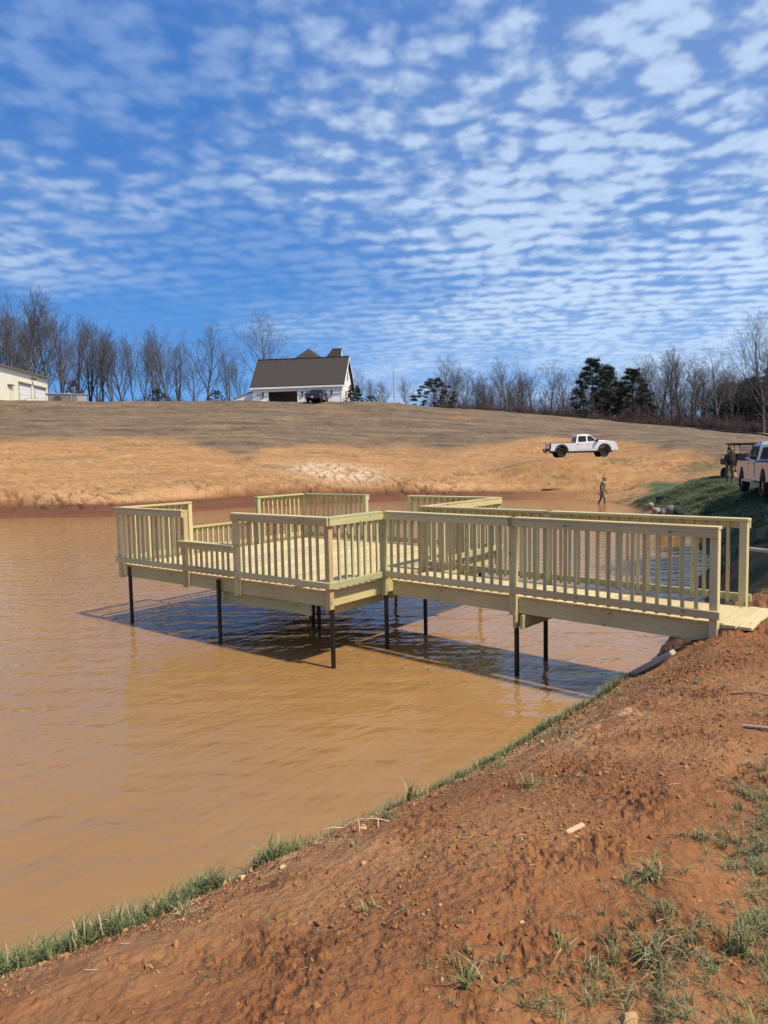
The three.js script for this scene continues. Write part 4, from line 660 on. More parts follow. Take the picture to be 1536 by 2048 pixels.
    for (const x of [xr, xf]) {
      const fl = new THREE.Shape(); fl.absarc(0, 0, 0.56, -0.12, Math.PI + 0.12, false); fl.absarc(0, 0, 0.435, Math.PI + 0.12, -0.12, true); const g = new THREE.ExtrudeGeometry(fl, { depth: 0.1, bevelEnabled: true, bevelSize: 0.02, bevelThickness: 0.02, bevelSegments: 2, curveSegments: 16 }); g.translate(x, yb, s > 0 ? hw - 0.05 : -hw - 0.05); if (!o.noFlare) mesh('wheel_flare', g, flare, t);
      const w = sub('wheel', t); w.scale.setScalar(0.9); w.position.set(x, wr, s * (hw - 0.1)); w.rotation.x = Math.PI / 2;
      const prof = [[0.26, -0.14], [0.40, -0.145], [0.44, -0.11], [0.45, -0.04], [0.45, 0.04], [0.44, 0.11], [0.40, 0.145], [0.26, 0.14], [0.26, -0.14]].map((p) => new THREE.Vector2(...p));
      mesh('tyre', new THREE.LatheGeometry(prof, 28), rubber, w); const rimM = o.rim ?? trim; const rg = [new THREE.CylinderGeometry(0.265, 0.265, 0.14, 24).toNonIndexed()]; for (let k = 0; k < 6; k++) { const sp = box(0.07, 0.2, 0.24, 0, 0, 0); sp.scale(1, 1, 1); sp.translate(0, 0, 0.13); sp.rotateY(k * Math.PI / 3); rg.push(sp.toNonIndexed()); } mesh('rim', mergeGeometries(rg), rimM, w);
    }
  }
  mesh('windscreen', quadPlate([V(f0 - 0.07, y0 + 0.06, 0.84), V(f0 - 0.07, y0 + 0.06, -0.84), V(f1 + 0.11, y1 - 0.16, -0.73), V(f1 + 0.11, y1 - 0.16, 0.73)], 0.02), glass, t);
  mesh('rear_window', quadPlate([V(b0 + 0.005, y0 + 0.12, -0.8), V(b0 + 0.005, y0 + 0.12, 0.8), V(b1 - 0.012, y1 - 0.2, 0.7), V(b1 - 0.012, y1 - 0.2, -0.7)], 0.02), glass, t);
  mesh('hood_scoop', ex(new THREE.Shape([[1.5, belt + 0.1], [1.5, belt + 0.18], [1.75, belt + 0.19], [2.3, belt + 0.13], [2.3, belt + 0.05]].map((p) => new THREE.Vector2(...p))), 0.7, -0.35), o.scoop ?? paint, t); mesh('scoop_opening', box(0.3, 0.05, 0.5, 1.62, belt + 0.2, 0.0), trim, t);
  mesh('front_bumper', box(0.24, 0.26, 1.86, 2.86, 0.68, 0), o.bumper ?? paint, t); mesh('grille', box(0.08, 0.3, 1.2, 2.84, 0.98, 0), trim, t);
  mesh('rear_bumper', box(0.26, 0.22, 1.86, -2.98, 0.66, 0), o.rearBumper ?? trim, t); mesh('tow_hitch', box(0.34, 0.08, 0.1, -3.05, 0.5, 0), trim, t);
  mesh('number_plate', box(0.02, 0.15, 0.3, -3.12, 0.68, 0), std([0.7, 0.7, 0.68]), t);
  mesh('underbody', box(5.2, 0.26, 1.2, 0, 0.52, 0), trim, t);
  for (const x of [xr, xf]) mesh('axle', new THREE.CylinderGeometry(0.06, 0.06, 1.7, 8).rotateX(Math.PI / 2).translate(x, wr, 0), trim, t);
  for (const s of [1, -1]) mesh('step_bar', box(2.0, 0.07, 0.16, 0.3, 0.5, s * 0.98), o.step ?? trim, t);
  return t;
}
const rust = std([0.22, 0.06, 0.04], 0.7);
{ const t = makePickup('pickup_truck', 'white crew cab pickup truck with black wheel flares parked on the orange dirt slope', { paint: [0.76, 0.78, 0.80] }); orient(t, 1162, 58.5, 0.235); t.position.y = 2.75; t.scale.set(0.91, 0.96, 0.96); shade(t); }
{ const t = makePickup('pickup_truck', 'silver grey pickup truck seen from behind at the right edge on the dam', { paint: [0.27, 0.34, 0.41], noFlare: true, rim: std([0.5, 0.5, 0.52], 0.3, { metalness: 0.8 }), rearBumper: std([0.6, 0.6, 0.62], 0.25, { metalness: 0.9 }), step: std([0.4, 0.4, 0.42], 0.4) });
  // left rear and left front wheel stand at these two spots
  const [ax, az] = spot(1532, 26.8), [bx, bz] = spot(1488, 30.5), dx = bx - ax, dz = bz - az, l = Math.hypot(dx, dz), fx = dx / l, fz = dz / l; t.rotation.y = Math.atan2(-fz, fx); // local +z is the right side
  const mx = (ax + bx) / 2, mz = (az + bz) / 2, rx = -fz, rz = fx; t.position.set(mx + rx * 0.9, smoothY(mx + rx * 0.9, mz + rz * 0.9) + 0.02, mz + rz * 0.9); shade(t); }
{ const t = makePickup('pickup_truck', 'black pickup truck parked in front of the right garage bay of the house', { paint: [0.012, 0.012, 0.013] }); orient(t, 640, 96.6, 1.36); t.position.y = smoothY(t.position.x, t.position.z) - 0.25; shade(t); }
// ---------------------------------------------------------------- side by side utility vehicle
{
  const t = thing('utility_vehicle', 'black open sided utility buggy with flat roof parked beyond the silver truck', 'buggy'), bk = std([0.02, 0.021, 0.022], 0.5), gr = std([0.05, 0.055, 0.045], 0.6), rb = std([0.02, 0.018, 0.017], 0.95);
  const tubes = []; const rod = (a, b, r = 0.03) => { const g = new THREE.TubeGeometry(new THREE.LineCurve3(V(...a), V(...b)), 1, r, 8); tubes.push(g); };
  for (const s of [-0.66, 0.66]) { rod([0.75, 0.95, s], [0.35, 1.88, s]); rod([0.35, 1.88, s], [-0.85, 1.9, s]); rod([-0.85, 1.9, s], [-0.95, 0.8, s]); rod([-0.2, 0.6, s], [-0.2, 1.88, s]); }
  for (const x of [0.35, -0.85, -0.2]) rod([x, 1.89, -0.66], [x, 1.89, 0.66]);
  mesh('roll_cage', mergeGeometries(tubes), bk, t);
  mesh('roof', box(1.5, 0.07, 1.5, -0.25, 1.95, 0), bk, t); mesh('hood', prism([[0.7, 0.55], [0.72, 1.0], [1.25, 0.95], [1.45, 0.75], [1.45, 0.55]], 1.2).translate(0, 0, -0.6), gr, t);
  mesh('floor_pan', box(1.9, 0.12, 1.3, -0.1, 0.5, 0), bk, t); mesh('cargo_box', mergeGeometries([box(0.9, 0.06, 1.35, -1.25, 0.85, 0), box(0.9, 0.3, 0.05, -1.25, 1.0, 0.66), box(0.9, 0.3, 0.05, -1.25, 1.0, -0.66), box(0.05, 0.3, 1.3, -1.7, 1.0, 0)]), gr, t);
  for (const z of [-0.33, 0.33]) { const s = sub('seat', t); mesh('cushion', box(0.5, 0.14, 0.52, -0.35, 0.8, z), bk, s); mesh('backrest', box(0.12, 0.62, 0.5, -0.63, 1.12, z).rotateZ(0.0), bk, s); }
  mesh('steering_wheel', new THREE.TorusGeometry(0.18, 0.022, 8, 20).rotateY(Math.PI / 2).rotateZ(0.5).translate(0.3, 1.1, -0.33), bk, t); mesh('windscreen', quadPlate([V(0.74, 1.0, 0.6), V(0.74, 1.0, -0.6), V(0.4, 1.8, -0.6), V(0.4, 1.8, 0.6)], 0.006), std([0.03, 0.035, 0.04], 0.1, { transparent: true, opacity: 0.25 }), t);
  for (const x of [0.98, -1.1]) for (const z of [-0.68, 0.68]) { const w = sub('wheel', t); w.position.set(x, 0.34, z); w.rotation.x = Math.PI / 2; mesh('tyre', new THREE.LatheGeometry([[0.17, -0.13], [0.3, -0.13], [0.34, -0.08], [0.34, 0.08], [0.3, 0.13], [0.17, 0.13], [0.17, -0.13]].map((p) => new THREE.Vector2(...p)), 20), rb, w); mesh('rim', new THREE.CylinderGeometry(0.175, 0.175, 0.15, 14), gr, w); }
  for (const z of [-0.42, 0.42]) mesh('headlight', box(0.05, 0.1, 0.2, 1.46, 0.8, z), std([0.5, 0.5, 0.5], 0.1), t);
  orient(t, 1497, 40, -1.1); t.scale.setScalar(0.95); t.position.y = smoothY(t.position.x, t.position.z); shade(t);
}
// ---------------------------------------------------------------- people
function smin(a, b, k) { const h = Math.max(k - Math.abs(a - b), 0) / k; return Math.min(a, b) - h * h * k * 0.25; }
const dummy = std([1, 1, 1]);
function figure(bones, res, size, center, colour) {
  const mc = new MarchingCubes(res, dummy, false, false, 200000); mc.isolation = 0;
  const half = res / 2, B = bones.map(([a, b, r0, r1, k]) => [V(...a), V(...b), r0, r1, k ?? 0.05]);
  for (let z = 0; z < res; z++) for (let y = 0; y < res; y++) for (let x = 0; x < res; x++) {
    const px = (x - half) / half * size + center[0], py = (y - half) / half * size + center[1], pz = (z - half) / half * size + center[2]; let f = 1;
    for (const [a, b, r0, r1, k] of B) { const ex = b.x - a.x, ey = b.y - a.y, ez = b.z - a.z, l = ex * ex + ey * ey + ez * ez || 1e-6, t = clamp(((px - a.x) * ex + (py - a.y) * ey + (pz - a.z) * ez) / l), dx = px - a.x - t * ex, dy = py - a.y - t * ey, dz = pz - a.z - t * ez, d = Math.sqrt(dx * dx + dy * dy + dz * dz) - lerp(r0, r1, t); f = f > 0.5 ? Math.min(f, d) : smin(f, d, k); }
    mc.field[x + y * res + z * res * res] = -f;
  }
  mc.update();
  const n = mc.count, P = new Float32Array(mc.positionArray.subarray(0, n * 3)), C = new Float32Array(n * 3);
  for (let i = 0; i < n; i++) { for (let c = 0; c < 3; c++) P[i * 3 + c] = P[i * 3 + c] * size + center[c]; C.set(colour(P[i * 3], P[i * 3 + 1], P[i * 3 + 2]), i * 3); }
  let g = new THREE.BufferGeometry(); g.setAttribute('position', new THREE.BufferAttribute(P, 3)); g.setAttribute('color', new THREE.BufferAttribute(C, 3)); g = mergeVertices(g, 1e-4); g.computeVertexNormals(); return g;
}
const bodyMat = new THREE.MeshStandardMaterial({ vertexColors: true, roughness: 0.88 }); bodyMat.name = 'clothing';
const camo = (x, y, z, dark = 1) => { const n = fbm(x * 7 + y * 3, y * 6 + z * 5, 2); return n > 0.12 ? [0.06 * dark, 0.045 * dark, 0.035 * dark] : n > -0.12 ? [0.15 * dark, 0.125 * dark, 0.105 * dark] : [0.24 * dark, 0.21 * dark, 0.185 * dark]; };
const SKIN = [0.34, 0.18, 0.11];
function hand(p, d, palmDir, s = 1) {                     // five tapered bones for the fingers, and a palm
  const D = V(...d).normalize(), S = V(...palmDir).normalize(), N = D.clone().cross(S), at = (a, b, c) => [p[0] + (D.x * a + S.x * b + N.x * c) * s, p[1] + (D.y * a + S.y * b + N.y * c) * s, p[2] + (D.z * a + S.z * b + N.z * c) * s];
  const o = [[p, at(0.085, 0, 0), 0.03, 0.036, 0.02]]; [[-0.028, 0.062], [-0.009, 0.072], [0.011, 0.068], [0.03, 0.052]].forEach(([b, l]) => { o.push([at(0.085, b, 0), at(0.085 + l * 0.55, b, 0.01), 0.010, 0.009, 0.006], [at(0.085 + l * 0.55, b, 0.01), at(0.085 + l, b, 0.032), 0.009, 0.008, 0.006]); }); o.push([at(0.03, -0.03, 0), at(0.075, -0.06, 0.02), 0.012, 0.009, 0.01]); return o;
}
function headBones(c, fwd) { const f = V(...fwd).normalize(), at = (a, b) => [c[0] + f.x * a, c[1] + b, c[2] + f.z * a], sd = V(-f.z, 0, f.x), ear = (s) => [[c[0] + sd.x * 0.08 * s, c[1] - 0.01, c[2] + sd.z * 0.08 * s], [c[0] + sd.x * 0.085 * s, c[1] + 0.03, c[2] + sd.z * 0.085 * s], 0.018, 0.016, 0.02]; return [[at(-0.015, 0.03), at(0.0, 0.04), 0.098, 0.098, 0.05], [at(0.03, -0.05), at(0.045, -0.075), 0.068, 0.05, 0.05], [at(0.09, 0.0), at(0.108, -0.025), 0.014, 0.017, 0.02], [at(0.088, -0.062), at(0.09, -0.062), 0.02, 0.02, 0.02], ear(1), ear(-1)]; }
function faceParts(c, fwd, parent) { const f = V(...fwd).normalize(), sd = V(-f.z, 0, f.x); for (const s of [-1, 1]) { const e = mesh('eye', new THREE.SphereGeometry(0.012, 8, 6), std([0.03, 0.02, 0.015], 0.3), parent); e.position.set(c[0] + f.x * 0.088 + sd.x * 0.034 * s, c[1] + 0.012, c[2] + f.z * 0.088 + sd.z * 0.034 * s); } const m = mesh('mouth', new THREE.CapsuleGeometry(0.006, 0.035, 3, 6), std([0.2, 0.07, 0.05], 0.6), parent); m.position.set(c[0] + f.x * 0.104, c[1] - 0.06, c[2] + f.z * 0.104); m.rotation.set(0, Math.atan2(sd.x, sd.z), 0); m.rotateX(Math.PI / 2); }
function capGeo(c, fwd) { const g = new THREE.SphereGeometry(0.112, 18, 10, 0, 6.2832, 0, 1.5).scale(1, 0.95, 1).translate(c[0] - fwd[0] * 0.005, c[1] + 0.055, c[2] - fwd[2] * 0.005); const b = new THREE.CylinderGeometry(0.085, 0.085, 0.014, 16).scale(1, 1, 0.9).translate(c[0] + fwd[0] * 0.13, c[1] + 0.062, c[2] + fwd[2] * 0.13); return mergeGeometries([g, b]); }
function person(label, bones, head, fwd, size, center, colour, capRGB, hairRGB, res = 104) {
  const t = thing('person', label, 'person');
  mesh('body', figure([...bones, ...headBones(head, fwd)], res, size, center, colour), bodyMat, t);
  faceParts(head, fwd, t);
  if (capRGB) mesh('cap', capGeo(head, fwd), std(capRGB, 0.9), t);
  if (hairRGB) mesh('hair', new THREE.SphereGeometry(0.108, 16, 10, 0, 6.2832, 0, 1.75).translate(head[0] - fwd[0] * 0.02, head[1] + 0.045, head[2] - fwd[2] * 0.02), std(hairRGB, 0.95), t);
  return t;
}
{ // walking along the far shore in camouflage, facing right, arm hanging behind; local x forwards
  const B = [[[0, 0.98, 0], [0.02, 1.2, 0], 0.15, 0.15, 0.08], [[0.02, 1.2, 0.0], [0.05, 1.42, 0], 0.155, 0.15, 0.08], [[0.05, 1.43, -0.15], [0.05, 1.43, 0.15], 0.07, 0.07, 0.07], [[0.05, 1.45, 0], [0.08, 1.58, 0], 0.06, 0.055, 0.05],
    [[0, 0.95, 0.09], [0.12, 0.52, 0.1], 0.095, 0.07, 0.06], [[0.12, 0.52, 0.1], [0.13, 0.1, 0.1], 0.068, 0.05, 0.03], [[0.12, 0.06, 0.1], [0.3, 0.045, 0.12], 0.05, 0.042, 0.03],
    [[0, 0.95, -0.09], [-0.06, 0.53, -0.1], 0.095, 0.07, 0.06], [[-0.06, 0.53, -0.1], [-0.26, 0.13, -0.1], 0.068, 0.05, 0.03], [[-0.28, 0.07, -0.1], [-0.1, 0.045, -0.11], 0.05, 0.042, 0.03],
    [[0.05, 1.42, 0.18], [-0.06, 1.15, 0.23], 0.062, 0.05, 0.05], [[-0.06, 1.15, 0.23], [-0.16, 0.88, 0.22], 0.05, 0.036, 0.03], ...hand([-0.165, 0.86, 0.22], [-0.25, -1, 0], [1, -0.2, 0]),
    [[0.05, 1.42, -0.18], [0.1, 1.14, -0.22], 0.062, 0.05, 0.05], [[0.1, 1.14, -0.22], [0.24, 0.93, -0.19], 0.05, 0.036, 0.03], ...hand([0.25, 0.92, -0.19], [0.6, -1, 0], [1, 0.4, 0])];
  const t = person('person in grey brown camouflage and cap walking along the far shore', B, [0.11, 1.68, 0], [1, 0, 0], 1.02, [0, 0.92, 0], (x, y, z) => y > 1.58 ? SKIN : y < 0.1 ? [0.05, 0.035, 0.025] : y < 0.87 && y > 0.6 && Math.abs(z) > 0.16 ? SKIN : camo(x, y, z), [0.16, 0.13, 0.10], null, 112);
  orient(t, 1206, 44.3, 0.1); t.position.y = groundY(t.position.x, t.position.z) + 0.0; shade(t);
}
{ // bending forward at the water in a grey shirt; faces left (local +x forward)
  const B = [[[-0.12, 0.86, 0], [0.18, 0.98, 0], 0.16, 0.165, 0.1], [[0.18, 0.98, 0], [0.42, 0.9, 0], 0.165, 0.15, 0.1], [[0.42, 0.9, -0.16], [0.42, 0.9, 0.16], 0.07, 0.07, 0.07], [[0.45, 0.88, 0], [0.58, 0.8, 0], 0.06, 0.055, 0.05],
    [[-0.12, 0.84, 0.1], [0.02, 0.45, 0.13], 0.11, 0.075, 0.06], [[0.02, 0.45, 0.13], [-0.08, 0.1, 0.14], 0.07, 0.05, 0.03], [[-0.08, 0.06, 0.14], [0.1, 0.045, 0.15], 0.05, 0.042, 0.03],
    [[-0.12, 0.84, -0.1], [-0.02, 0.45, -0.14], 0.11, 0.075, 0.06], [[-0.02, 0.45, -0.14], [-0.22, 0.1, -0.15], 0.07, 0.05, 0.03], [[-0.22, 0.06, -0.15], [-0.04, 0.045, -0.16], 0.05, 0.042, 0.03],
    [[0.42, 0.88, 0.2], [0.45, 0.6, 0.22], 0.062, 0.05, 0.05], [[0.45, 0.6, 0.22], [0.55, 0.36, 0.16], 0.05, 0.036, 0.03], ...hand([0.555, 0.34, 0.16], [0.3, -1, 0], [1, 0, 0]),
    [[0.42, 0.88, -0.2], [0.46, 0.6, -0.22], 0.062, 0.05, 0.05], [[0.46, 0.6, -0.22], [0.56, 0.37, -0.15], 0.05, 0.036, 0.03], ...hand([0.565, 0.35, -0.15], [0.3, -1, 0], [1, 0, 0])];
  const t = person('person in grey shirt and black trousers bending down on the grass by the water', B, [0.66, 0.74, 0], [1, 0, 0], 0.75, [0.15, 0.5, 0], (x, y, z) => x > 0.54 || (y < 0.42 && x > 0.42) ? SKIN : x < 0.05 || y < 0.5 ? (y < 0.09 ? [0.03, 0.025, 0.02] : [0.012, 0.012, 0.013]) : [0.16, 0.15, 0.135], [0.03, 0.03, 0.03], null);
  orient(t, 1354, 28.2, Math.PI - 0.25); t.position.y = groundY(t.position.x, t.position.z); shade(t);
  // crouching in pale clothing beside
  const K = [[[-0.05, 0.42, 0], [0.1, 0.62, 0], 0.16, 0.155, 0.1], [[0.1, 0.62, 0], [0.28, 0.78, 0], 0.155, 0.145, 0.1], [[0.28, 0.78, -0.15], [0.28, 0.78, 0.15], 0.07, 0.07, 0.07], [[0.3, 0.8, 0], [0.42, 0.86, 0], 0.06, 0.055, 0.05],
    [[-0.05, 0.38, 0.1], [0.3, 0.44, 0.14], 0.11, 0.08, 0.05], [[0.3, 0.44, 0.14], [0.06, 0.1, 0.14], 0.07, 0.05, 0.03], [[0.05, 0.06, 0.14], [0.24, 0.045, 0.15], 0.05, 0.042, 0.03],
    [[-0.05, 0.38, -0.1], [0.3, 0.4, -0.14], 0.11, 0.08, 0.05], [[0.3, 0.4, -0.14], [0.06, 0.1, -0.14], 0.07, 0.05, 0.03], [[0.05, 0.06, -0.14], [0.24, 0.045, -0.15], 0.05, 0.042, 0.03],
    [[0.28, 0.76, 0.18], [0.42, 0.55, 0.22], 0.06, 0.05, 0.05], [[0.42, 0.55, 0.22], [0.6, 0.4, 0.14], 0.05, 0.036, 0.03], ...hand([0.61, 0.39, 0.14], [1, -0.6, -0.3], [0, 0, 1]),
    [[0.28, 0.76, -0.18], [0.42, 0.55, -0.22], 0.06, 0.05, 0.05], [[0.42, 0.55, -0.22], [0.6, 0.4, -0.12], 0.05, 0.036, 0.03], ...hand([0.61, 0.39, -0.12], [1, -0.6, 0.3], [0, 0, 1])];
  const c = person('person in pale shirt crouching at the waterline left of the bending one', K, [0.5, 0.95, 0], [1, 0, 0], 0.68, [0.25, 0.5, 0], (x, y, z) => y > 0.84 && x > 0.36 || x > 0.56 ? SKIN : y < 0.5 && x < 0.36 ? [0.03, 0.03, 0.035] : [0.25, 0.245, 0.23], [0.3, 0.295, 0.28], null);
  orient(c, 1331, 28.6, Math.PI + 0.2); c.position.y = Math.max(0.0, groundY(c.position.x, c.position.z)) + 0.02; shade(c);
}
{ // standing beside the buggy
  const B = [[[0, 0.98, 0], [0, 1.2, 0], 0.155, 0.165, 0.08], [[0, 1.2, 0], [0, 1.42, 0], 0.17, 0.155, 0.08], [[0, 1.43, -0.16], [0, 1.43, 0.16], 0.07, 0.07, 0.07], [[0, 1.45, 0], [0.03, 1.58, 0], 0.06, 0.055, 0.05],
    [[0, 0.95, 0.1], [0.02, 0.52, 0.13], 0.1, 0.072, 0.06], [[0.02, 0.52, 0.13], [-0.02, 0.1, 0.14], 0.07, 0.05, 0.03], [[-0.02, 0.06, 0.14], [0.16, 0.045, 0.17], 0.05, 0.042, 0.03],
    [[0, 0.95, -0.1], [0.03, 0.52, -0.12], 0.1, 0.072, 0.06], [[0.03, 0.52, -0.12], [0, 0.1, -0.13], 0.07, 0.05, 0.03], [[0, 0.06, -0.13], [0.18, 0.045, -0.15], 0.05, 0.042, 0.03],
    [[0, 1.42, 0.2], [-0.03, 1.14, 0.27], 0.066, 0.054, 0.05], [[-0.03, 1.14, 0.27], [0.12, 0.96, 0.22], 0.052, 0.038, 0.03], ...hand([0.13, 0.95, 0.22], [1, -0.8, -0.2], [0, 0, 1]),
    [[0, 1.42, -0.2], [-0.02, 1.14, -0.26], 0.066, 0.054, 0.05], [[-0.02, 1.14, -0.26], [0.02, 0.88, -0.27], 0.052, 0.038, 0.03], ...hand([0.02, 0.865, -0.27], [0.1, -1, 0], [1, 0, 0])];
  const t = person('person in black jacket and camouflage trousers standing beside the buggy', B, [0.06, 1.68, 0], [1, 0, 0], 1.0, [0, 0.92, 0], (x, y, z) => y > 1.58 || (y < 0.9 && y > 0.7 && Math.abs(z) > 0.2) ? SKIN : y < 0.1 ? [0.03, 0.025, 0.02] : y < 0.95 ? camo(x, y, z, 0.8) : [0.012, 0.012, 0.014], null, [0.02, 0.014, 0.01], 112);
  orient(t, 1461, 35.6, -0.9); t.position.y = groundY(t.position.x, t.position.z); shade(t);
}
// ---------------------------------------------------------------- loose timber, sticks and stones
{
  const weather = std([0.52, 0.48, 0.42], 0.9, { map: woodTiles[1] });
  const l = mesh('weathered_post', plank(0.85, 0.07, 0.085, 0.012, 1), weather); tag(l, 'old grey wooden post lying on the bank under the walkway end', 'post');
  const a = V(3.9, groundY(3.9, -1.05) + 0.03, -1.05), b = V(4.55, groundY(4.55, -0.72) + 0.02, -0.72), m = a.clone().add(b).multiplyScalar(0.5); l.position.copy(m); l.quaternion.setFromUnitVectors(V(1, 0, 0), b.clone().sub(a).normalize());
  const n = mesh('pine_plank', plank(2.4, 0.05, 0.14, 0.004, 2), WOOD[2]); tag(n, 'pale new plank lying on the dark bank behind the walkway end', 'plank'); n.position.set(5.45, 1.12, -5.25); n.rotation.set(0, -0.35, -0.02); n.position.y = smoothY(5.5, -5.2) + 0.1;
  const fp = mesh('dark_plank', plank(1.25, 0.08, 0.22, 0.01, 0), std([0.13, 0.09, 0.06], 0.9, { map: woodTiles[0] })); tag(fp, 'dark board lying on the orange dirt below the white truck', 'plank'); { const [x, z] = spot(1103, 50.8); fp.position.set(x, groundY(x, z) + 0.06, z); fp.rotation.y = -bearing(1103) + 0.1; }
  const bk = thing('black_bucket', 'small black bucket standing on the green slope of the dam', 'bucket'); mesh('bucket_body', new THREE.LatheGeometry([[0, 0], [0.15, 0], [0.19, 0.38], [0.2, 0.38], [0.165, 0.0]].map((p) => new THREE.Vector2(...p)), 18), blackMetal, bk); mesh('handle', new THREE.TorusGeometry(0.19, 0.008, 6, 16, Math.PI).translate(0, 0.36, 0).rotateX(0.0), blackMetal, bk); { const [x, z] = spot(1321, 38); bk.position.set(x, groundY(x, z), z); }
}
function stickGeo(pts, r0, r1, seed, forks = []) { const b = new MB(), c = new THREE.CatmullRomCurve3(pts.map((p) => V(...p))), n = 12; let q = c.getPoint(0); for (let i = 1; i <= n; i++) { const e = c.getPoint(i / n); b.tube(q, e, lerp(r0, r1, (i - 1) / n), lerp(r0, r1, i / n), 6); q = e; } for (const [t, d, l] of forks) { const s = c.getPoint(t), m = s.clone().add(V(...d).multiplyScalar(l * 0.55)), e = s.clone().add(V(...d).multiplyScalar(l)).add(V(0, -0.01, 0.01)); b.tube(s, m, r1 * 1.2, r1, 5); b.tube(m, e, r1, r1 * 0.4, 5); } return b.geo(); }
function layStick(name, label, from, to, r0, r1, arch, forks, colour) { const gy = (x, z) => groundY(x, z), [x0, z0] = from, [x1, z1] = to, pts = [0, 0.25, 0.5, 0.75, 1].map((t, i) => { const x = lerp(x0, x1, t) + (i % 2 ? 0.03 : -0.02) * Math.hypot(x1 - x0, z1 - z0), z = lerp(z0, z1, t); return [x, gy(x, z) + r0 + arch * Math.sin(Math.PI * t), z]; }); const m = mesh(name, stickGeo(pts, r0, r1, 1, forks), std(colour, 0.85)); tag(m, label, 'stick'); return m; }
layStick('dry_root', 'pale forked dry root curling over the bank edge near the water', [3.70, 4.18], [4.12, 3.98], 0.006, 0.004, 0.05, [[0.3, [-0.6, 0.2, 0.75], 0.12], [0.55, [0.7, -0.25, 0.65], 0.10], [0.8, [0.6, -0.3, 0.7], 0.14]], [0.52, 0.40, 0.26]);
layStick('fallen_branch', 'grey broken branch piece on the soil at the right edge', [5.82, 2.30], [6.2, 2.42], 0.013, 0.011, 0.006, [[0.4, [0.6, 0.4, -0.5], 0.10]], [0.42, 0.33, 0.25]);
layStick('thin_stick', 'thin reddish stick lying on the soil by the right edge above the grey branch', [5.55, 1.35], [5.86, 1.45], 0.008, 0.005, 0.01, [], [0.42, 0.25, 0.17]);
{ const r = RNG(3), g0 = () => { const g = mergeVertices(new THREE.IcosahedronGeometry(1, 1).deleteAttribute('uv').deleteAttribute('normal')), p = g.attributes.position, s = r() * 50; for (let i = 0; i < p.count; i++) { const k = 0.8 + 1.1 * noise(p.getX(i) * 1.4 + s, p.getY(i) * 1.4 + p.getZ(i) * 1.9 + s); p.setXYZ(i, p.getX(i) * k, p.getY(i) * k * 0.62, p.getZ(i) * k); } g.computeVertexNormals(); return g; };
  const ch = mesh('wood_chip', plank(0.1, 0.014, 0.028, 0.004, 3), std([0.62, 0.44, 0.28], 0.9)); tag(ch, 'pale split wood chip lying on the bare soil in the foreground middle', 'wood chip'); ch.position.set(5.42, groundY(5.42, 4.18) + 0.012, 4.18); ch.rotation.set(0.1, 0.95, 0.2);
  const stones = [[6.05, 5.25, 0.055, [0.42, 0.27, 0.14], 'tan lump of clay at the lower edge of the foreground soil'], [6.47, 4.93, 0.06, [0.55, 0.38, 0.22], 'pale rounded stone half buried at the lower right edge'], [6.28, 4.15, 0.045, [0.56, 0.42, 0.28], 'pale stone under the right hand grass clump'], [6.32, 4.2, 0.03, [0.5, 0.36, 0.22], 'small tan stone right beside the pale stone under the grass clump'], [3.55, 4.72, 0.04, [0.58, 0.38, 0.22], 'pink tan stone by the thick grass at the water edge'], [3.95, 4.05, 0.05, [0.55, 0.36, 0.18], 'tan crumbly clod beside the forked root'], [3.8, 4.62, 0.035, [0.56, 0.37, 0.2], 'tan clod on the bank between root and grass edge']];
  for (const [x, z, s, c, label] of stones) { const m = mesh('stone', g0(), std(c, 0.95, { bumpMap: grainBump, bumpScale: 0.004 })); tag(m, label, 'stone'); m.scale.setScalar(s * 0.7); m.position.set(x, groundY(x, z) + s * 0.05, z); m.rotation.y = r() * 6; }
  // crumbs and clods of soil, too many to count
  const cg = g0(), N = 30000, im = new THREE.InstancedMesh(cg, std([0.27, 0.125, 0.047], 0.97), N), o = new THREE.Object3D(); let k = 0;
  for (let tries = 0; k < N && tries < 200000; tries++) {
    const x = lerp(2.9, 7.3, r()), z = lerp(-1.5, 6.2, r()), b = base(x, z); if (b.d < 0.12) continue;
    const crumb = fbm(x * 1.1 + 4, z * 1.1 + 9, 3) + 0.5 * fbm(x * 3, z * 3, 2), edge = Math.exp(-Math.pow((b.d - 0.5) / 0.4, 2)); if (r() > 0.10 + 1.0 * sstep(0.0, 0.4, crumb) + 0.35 * edge) continue;
    const s = 0.0016 + 0.010 * Math.pow(r(), 4.5) + (r() < 0.015 ? 0.012 : 0); o.position.set(x, rough(b, x, z)[0] + s * 0.25, z); o.rotation.set(r() * 6, r() * 6, r() * 6); o.scale.set(s * (0.8 + 0.5 * r()), s, s * (0.8 + 0.5 * r())); o.updateMatrix(); im.setMatrixAt(k, o.matrix);
    const p = edge * r() * 0.8 + (r() < 0.03 ? 0.6 : 0), v = 0.75 + 0.5 * r(); im.setColorAt(k, new THREE.Color().setRGB(lerp(1, 1.9, p) * v, lerp(1, 2.8, p) * v, lerp(1, 4, p) * v)); k++;
  }
  im.count = k; im.name = 'soil_clods'; tag(im, 'crumbs and clods of red soil scattered over the near bank', 'soil', null, 'stuff'); im.castShadow = im.receiveShadow = true; scene.add(im);
  const sg = new MB(); sg.tube(V(-0.5, 0, 0), V(-0.1, 0.05, 0.04), 0.022, 0.02, 3); sg.tube(V(-0.1, 0.05, 0.04), V(0.5, 0.01, -0.03), 0.02, 0.012, 3);
  const M = 700, st = new THREE.InstancedMesh(sg.geo(), std([0.55, 0.42, 0.26], 0.9), M); k = 0;
